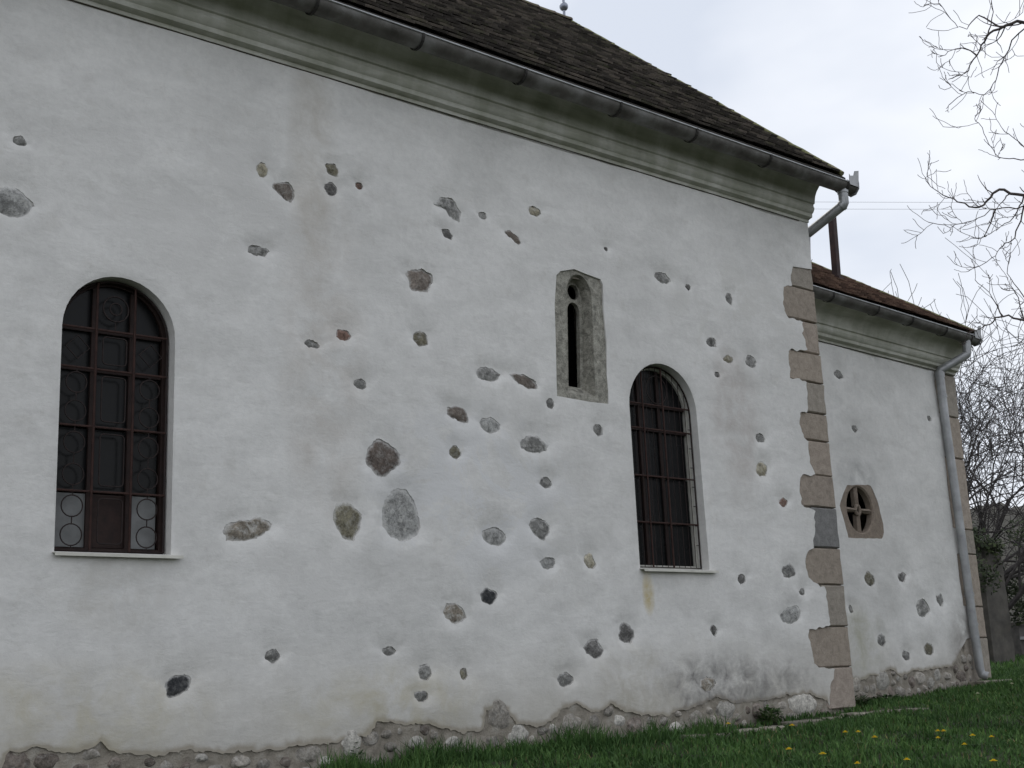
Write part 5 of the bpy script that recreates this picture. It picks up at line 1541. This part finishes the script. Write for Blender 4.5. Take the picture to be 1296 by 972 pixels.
# --- bare trees
def grow(mb, p, d, length, rad, depth, rng, droop, twig_sink=None, spread=.6, min_r=.004, segs=5, ratio=.72):
    pts, rads = [p.copy()], [rad]
    cur = p.copy(); dirn = d.normalized()
    for s in range(segs):
        dirn = (dirn + Vector((rng.gauss(0, .2), rng.gauss(0, .2), rng.gauss(0, .17) + droop))).normalized()
        cur = cur + dirn * length / segs
        pts.append(cur.copy()); rads.append(max(min_r, rad * (1 - .6 * (s + 1) / segs)))
    (twig_sink if (twig_sink is not None and rad < .03) else mb).tube(pts, rads, 6 if rad > .03 else (4 if rad > .012 else 3), cap=False)
    if depth <= 0: return
    kids = rng.randint(3, 5)
    for k in range(kids):
        t = rng.uniform(.3, 1.0) if k else 1.0
        i = min(segs, max(1, int(t * segs)))
        base_d = (pts[i] - pts[i - 1]).normalized()
        ax = base_d.orthogonal().normalized(); ax.rotate(Matrix.Rotation(rng.uniform(0, 6.28), 3, base_d))
        nd = base_d.copy(); nd.rotate(Matrix.Rotation(rng.uniform(.35, 1.0) * spread / .6, 3, ax))
        grow(mb, pts[i], nd, length * rng.uniform(.5, .85) * ratio / .72, max(min_r, rads[i] * rng.uniform(.55, .8)), depth - 1, rng, droop, twig_sink, spread, min_r, segs, ratio)

# overhanging tree: its trunk stands beyond the right edge of the view
foot_t = Vector(TREE_FOOT); foot_t.z = ground_z(foot_t.x, foot_t.y)
ft = empty('overhanging_tree', foot_t); tag(ft, 'bare walnut-like tree whose drooping twigs hang beside the chancel roof', 'tree')
tk, cr = MB(), MB(); rng = random.Random(77)
top = foot_t + Vector((.25, .1, 3.0))
tk.tube([foot_t + Vector((0, 0, -.2)), foot_t + Vector((.02, 0, .6)), foot_t + Vector((.12, .05, 1.8)), top, top + Vector((.25, .05, 1.2)), top + Vector((.2, .25, 2.2)), top + Vector((.45, .3, 3.3)), top + Vector((.5, .1, 4.4))], [.24, .19, .165, .145, .11, .075, .04, .012], 12)
starts = {}
for li, L in enumerate(LIMBS):
    P = [Vector(p) for p in L]
    mainl = li in (0, 5, 12)
    if mainl:
        P = [foot_t + Vector((.2, .1, 2.6 + (1.6 if li == 0 else .3 if li == 5 else -.3)))] + P[1:]
    r0 = .034 if mainl else .011
    fine = [P[0]]
    for k in range(len(P) - 1):                       # Catmull-Rom through the limb's joints
        p0, p1, p2, p3 = P[max(k - 1, 0)], P[k], P[k + 1], P[min(k + 2, len(P) - 1)]
        for t in (.25, .5, .75, 1.0):
            fine.append(.5 * (2 * p1 + (p2 - p0) * t + (2 * p0 - 5 * p1 + 4 * p2 - p3) * t * t + (3 * p1 - p0 - 3 * p2 + p3) * t ** 3) + Vector([rng.gauss(0, .008) for _ in range(3)]))
    n = len(fine); rads = [max(.004, r0 * (1 - .93 * (k / (n - 1)) ** .7)) for k in range(n)]
    cr.tube(fine, rads, 6, cap=False)
    for k in range(6 if mainl else 1, n):
        for q in range(rng.choice((0, 0, 1, 1, 1))):
            dv = (fine[k] - fine[k - 1]).normalized(); ax = dv.orthogonal().normalized(); ax.rotate(Matrix.Rotation(rng.uniform(0, 6.28), 3, dv))
            nd = dv.copy(); nd.rotate(Matrix.Rotation(rng.uniform(.5, 1.2), 3, ax))
            grow(cr, fine[k], nd, rng.uniform(.06, .46), max(.0036, rads[k] * .55), rng.choice((0, 0, 1, 1)), rng, .09, None, .8, .0034, 6, .62)
for k in range(9):       # the rest of the crown, away from the view
    a = rng.uniform(-1.9, .5)
    grow(cr, top + Vector((.1 + .04 * k, .1, .35 * k)), Vector((math.cos(a), math.sin(a), .55)), 1.5, .05, 3, rng, -.02, None, .6, .005, 5)
for mb_, nm in ((tk, 'trunk'), (cr, 'crown')):
    o = mb_.build(nm, 'bark', None, smooth=60, recalc=False); o.data.transform(Matrix.Translation(-foot_t)); o.parent = ft

def bare_tree(x, y, hgt, stems, seed, label, rad=.14, group=None, depth=4, tilt=.35):
    z = ground_z(x, y); root = empty('bare_tree', (x, y, z)); tag(root, label, 'tree', group)
    rng = random.Random(seed); t, c = MB(), MB()
    for s in range(stems):
        a = 2 * math.pi * s / stems + rng.random(); ln = tilt * (1 if stems > 1 else .15)
        grow(t, Vector((.15 * math.cos(a) * (stems > 1), .15 * math.sin(a) * (stems > 1), -.2)), Vector((math.cos(a) * ln, math.sin(a) * ln, 1)), hgt * .42, rad, depth, rng, .03, c, .55, .0075, 5, .72)
    t.build('trunk', 'bark_far', root, smooth=60, recalc=False); c.build('crown', 'bark_far', root, smooth=60, recalc=False)
bare_tree(15.3, 8.6, 10.5, 8, 5, 'bare many-stemmed tree spreading behind the chancel corner', .10, tilt=.5)
bare_tree(20.0, 11.0, 12.0, 6, 12, 'bare spreading tree beyond the stone pillar', .12)
bare_tree(27.0, 17.5, 11.0, 2, 19, 'taller bare tree at the back of the churchyard', .15)

# --- ivy-grown stone pillar, low wall, evergreen bush
def loc_build(mb, name, mat, root, **kw):
    o = mb.build(name, mat, None, **kw); o.data.transform(Matrix.Translation(-Vector(root.location))); o.parent = root; return o
px_, py_ = 13.15, 6.0; pzz = ground_z(px_, py_)
pil = empty('stone_pillar', (px_, py_, pzz)); tag(pil, 'weathered dark stone pillar standing in grass behind the chancel', 'pillar')
m_ = MB(); N = 10
for k in range(N + 1):
    z = pzz - .2 + 2.7 * k / N; s = .45 - .04 * k / N + .02 * noise.noise(Vector((k * .7, 1, 1)))
    m_.v += [(px_ - s, py_ - .4, z), (px_ + s, py_ - .4 + .02 * (k % 2), z), (px_ + s, py_ + .4, z), (px_ - s, py_ + .4, z)]
for k in range(N):
    for q in range(4): m_.f.append((k * 4 + q, k * 4 + (q + 1) % 4, (k + 1) * 4 + (q + 1) % 4, (k + 1) * 4 + q))
m_.f.append((N * 4, N * 4 + 1, N * 4 + 2, N * 4 + 3))
loc_build(m_, 'shaft', 'pillar_stone', pil)
m_ = MB(); m_.box(px_ - .44, px_ + .44, py_ - .43, py_ + .43, pzz + 2.5, pzz + 2.56); loc_build(m_, 'cap', 'pillar_stone', pil)
def leaf_mass(root, centres, n, size, mat, seed):
    rng = random.Random(seed); lf = MB()
    for k in range(n):
        c, r = rng.choice(centres); d = Vector((rng.gauss(0, 1), rng.gauss(0, 1), rng.gauss(0, 1))).normalized() * r * rng.random() ** .4
        p = Vector(c) + d; a = Vector((rng.gauss(0, 1), rng.gauss(0, 1), rng.gauss(0, 1))).normalized(); s = a.orthogonal().normalized(); L = size * rng.uniform(.6, 1.3)
        lf.add([p, p + a * L * .5 + s * L * .35, p + a * L, p + a * L * .5 - s * L * .35], [(0, 1, 2, 3)])
    return loc_build(lf, 'foliage', mat, root, recalc=False)
iv = empty('ivy_bush', (12.9, 6.6, ground_z(12.9, 6.6))); tag(iv, 'dark evergreen bush leaning over the top of the stone pillar', 'bush')
rng = random.Random(3); cs = []
for k in range(22): cs.append(((12.85 + rng.gauss(0, .45), 5.9 + rng.gauss(0, .4), 2.75 + rng.gauss(0, .38)), rng.uniform(.2, .4)))
for k in range(12): cs.append(((12.7 + rng.gauss(0, .35), 6.6 + rng.gauss(0, .3), .5 + 1.6 * rng.random()), rng.uniform(.25, .45)))
leaf_mass(iv, cs, 9000, .085, 'ivy_leaf', 4)
m_ = MB(); m_.tube([(12.9, 6.6, 0), (12.95, 6.6, 1.2), (13.0, 6.65, 2.6)], [.07, .05, .02], 7); loc_build(m_, 'stem', 'bark_far', iv)
bu = empty('evergreen_bush', (17.2, 7.9, ground_z(17.2, 7.9))); tag(bu, 'low evergreen bush in front of the white-topped wall', 'bush')
cs = [((17.3 + rng.gauss(0, .8), 8.0 + rng.gauss(0, .5), 1.9 + rng.gauss(0, .5)), rng.uniform(.3, .5)) for k in range(16)]
leaf_mass(bu, cs, 3000, .12, 'ivy_leaf', 9)
m_ = MB(); m_.tube([(17.2, 7.9, 0), (17.3, 8, 1.8)], [.06, .03], 6); loc_build(m_, 'stem', 'bark_far', bu)
lw = empty('low_wall', (26, 9, ground_z(26, 9))); tag(lw, 'low grey churchyard wall with a white ledge', 'wall')
a0, a1 = Vector((20.3, 9.2)), Vector((34, 5.2)); dv = (a1 - a0).normalized(); nv_ = Vector((-dv.y, dv.x))
def wall_box(name, z0, z1, t0, t1, mat):
    m_ = MB(); q = [a0 + nv_ * t0, a1 + nv_ * t0, a1 + nv_ * t1, a0 + nv_ * t1]
    m_.v = [(p.x, p.y, z0) for p in q] + [(p.x, p.y, z1) for p in q]
    m_.f = [(0, 3, 2, 1), (4, 5, 6, 7), (0, 1, 5, 4), (1, 2, 6, 5), (2, 3, 7, 6), (3, 0, 4, 7)]
    loc_build(m_, name, mat, lw)
wall_box('masonry', 0, 1.30, 0, .35, 'wall_stone')
wall_box('coping', 1.30, 1.40, -.06, .41, 'pillar_stone')
wall_box('ledge', 0.92, 1.0, -.14, -.003, 'coping_white')

# --- overhead wires behind the church
for A_, B_, lab in (((19.86, 17.07, 16.23), (25.13, 9.77, 14.92), 'upper thin overhead wire crossing the sky beside the gutter'),
                    ((19.91, 17.14, 16.0), (25.17, 9.82, 14.71), 'lower thin overhead wire crossing the sky beside the gutter')):
    A_, B_ = Vector(A_), Vector(B_); d_ = B_ - A_
    w_ = MB(); w_.tube([A_ + d_ * (-2 + .1 * q) + Vector((0, 0, .04 * ((-2 + .1 * q - .5) ** 2 - .25))) for q in range(51)], .005, 4)
    tag(w_.build('overhead_wire', 'wire_metal', smooth=60), lab, 'wire')
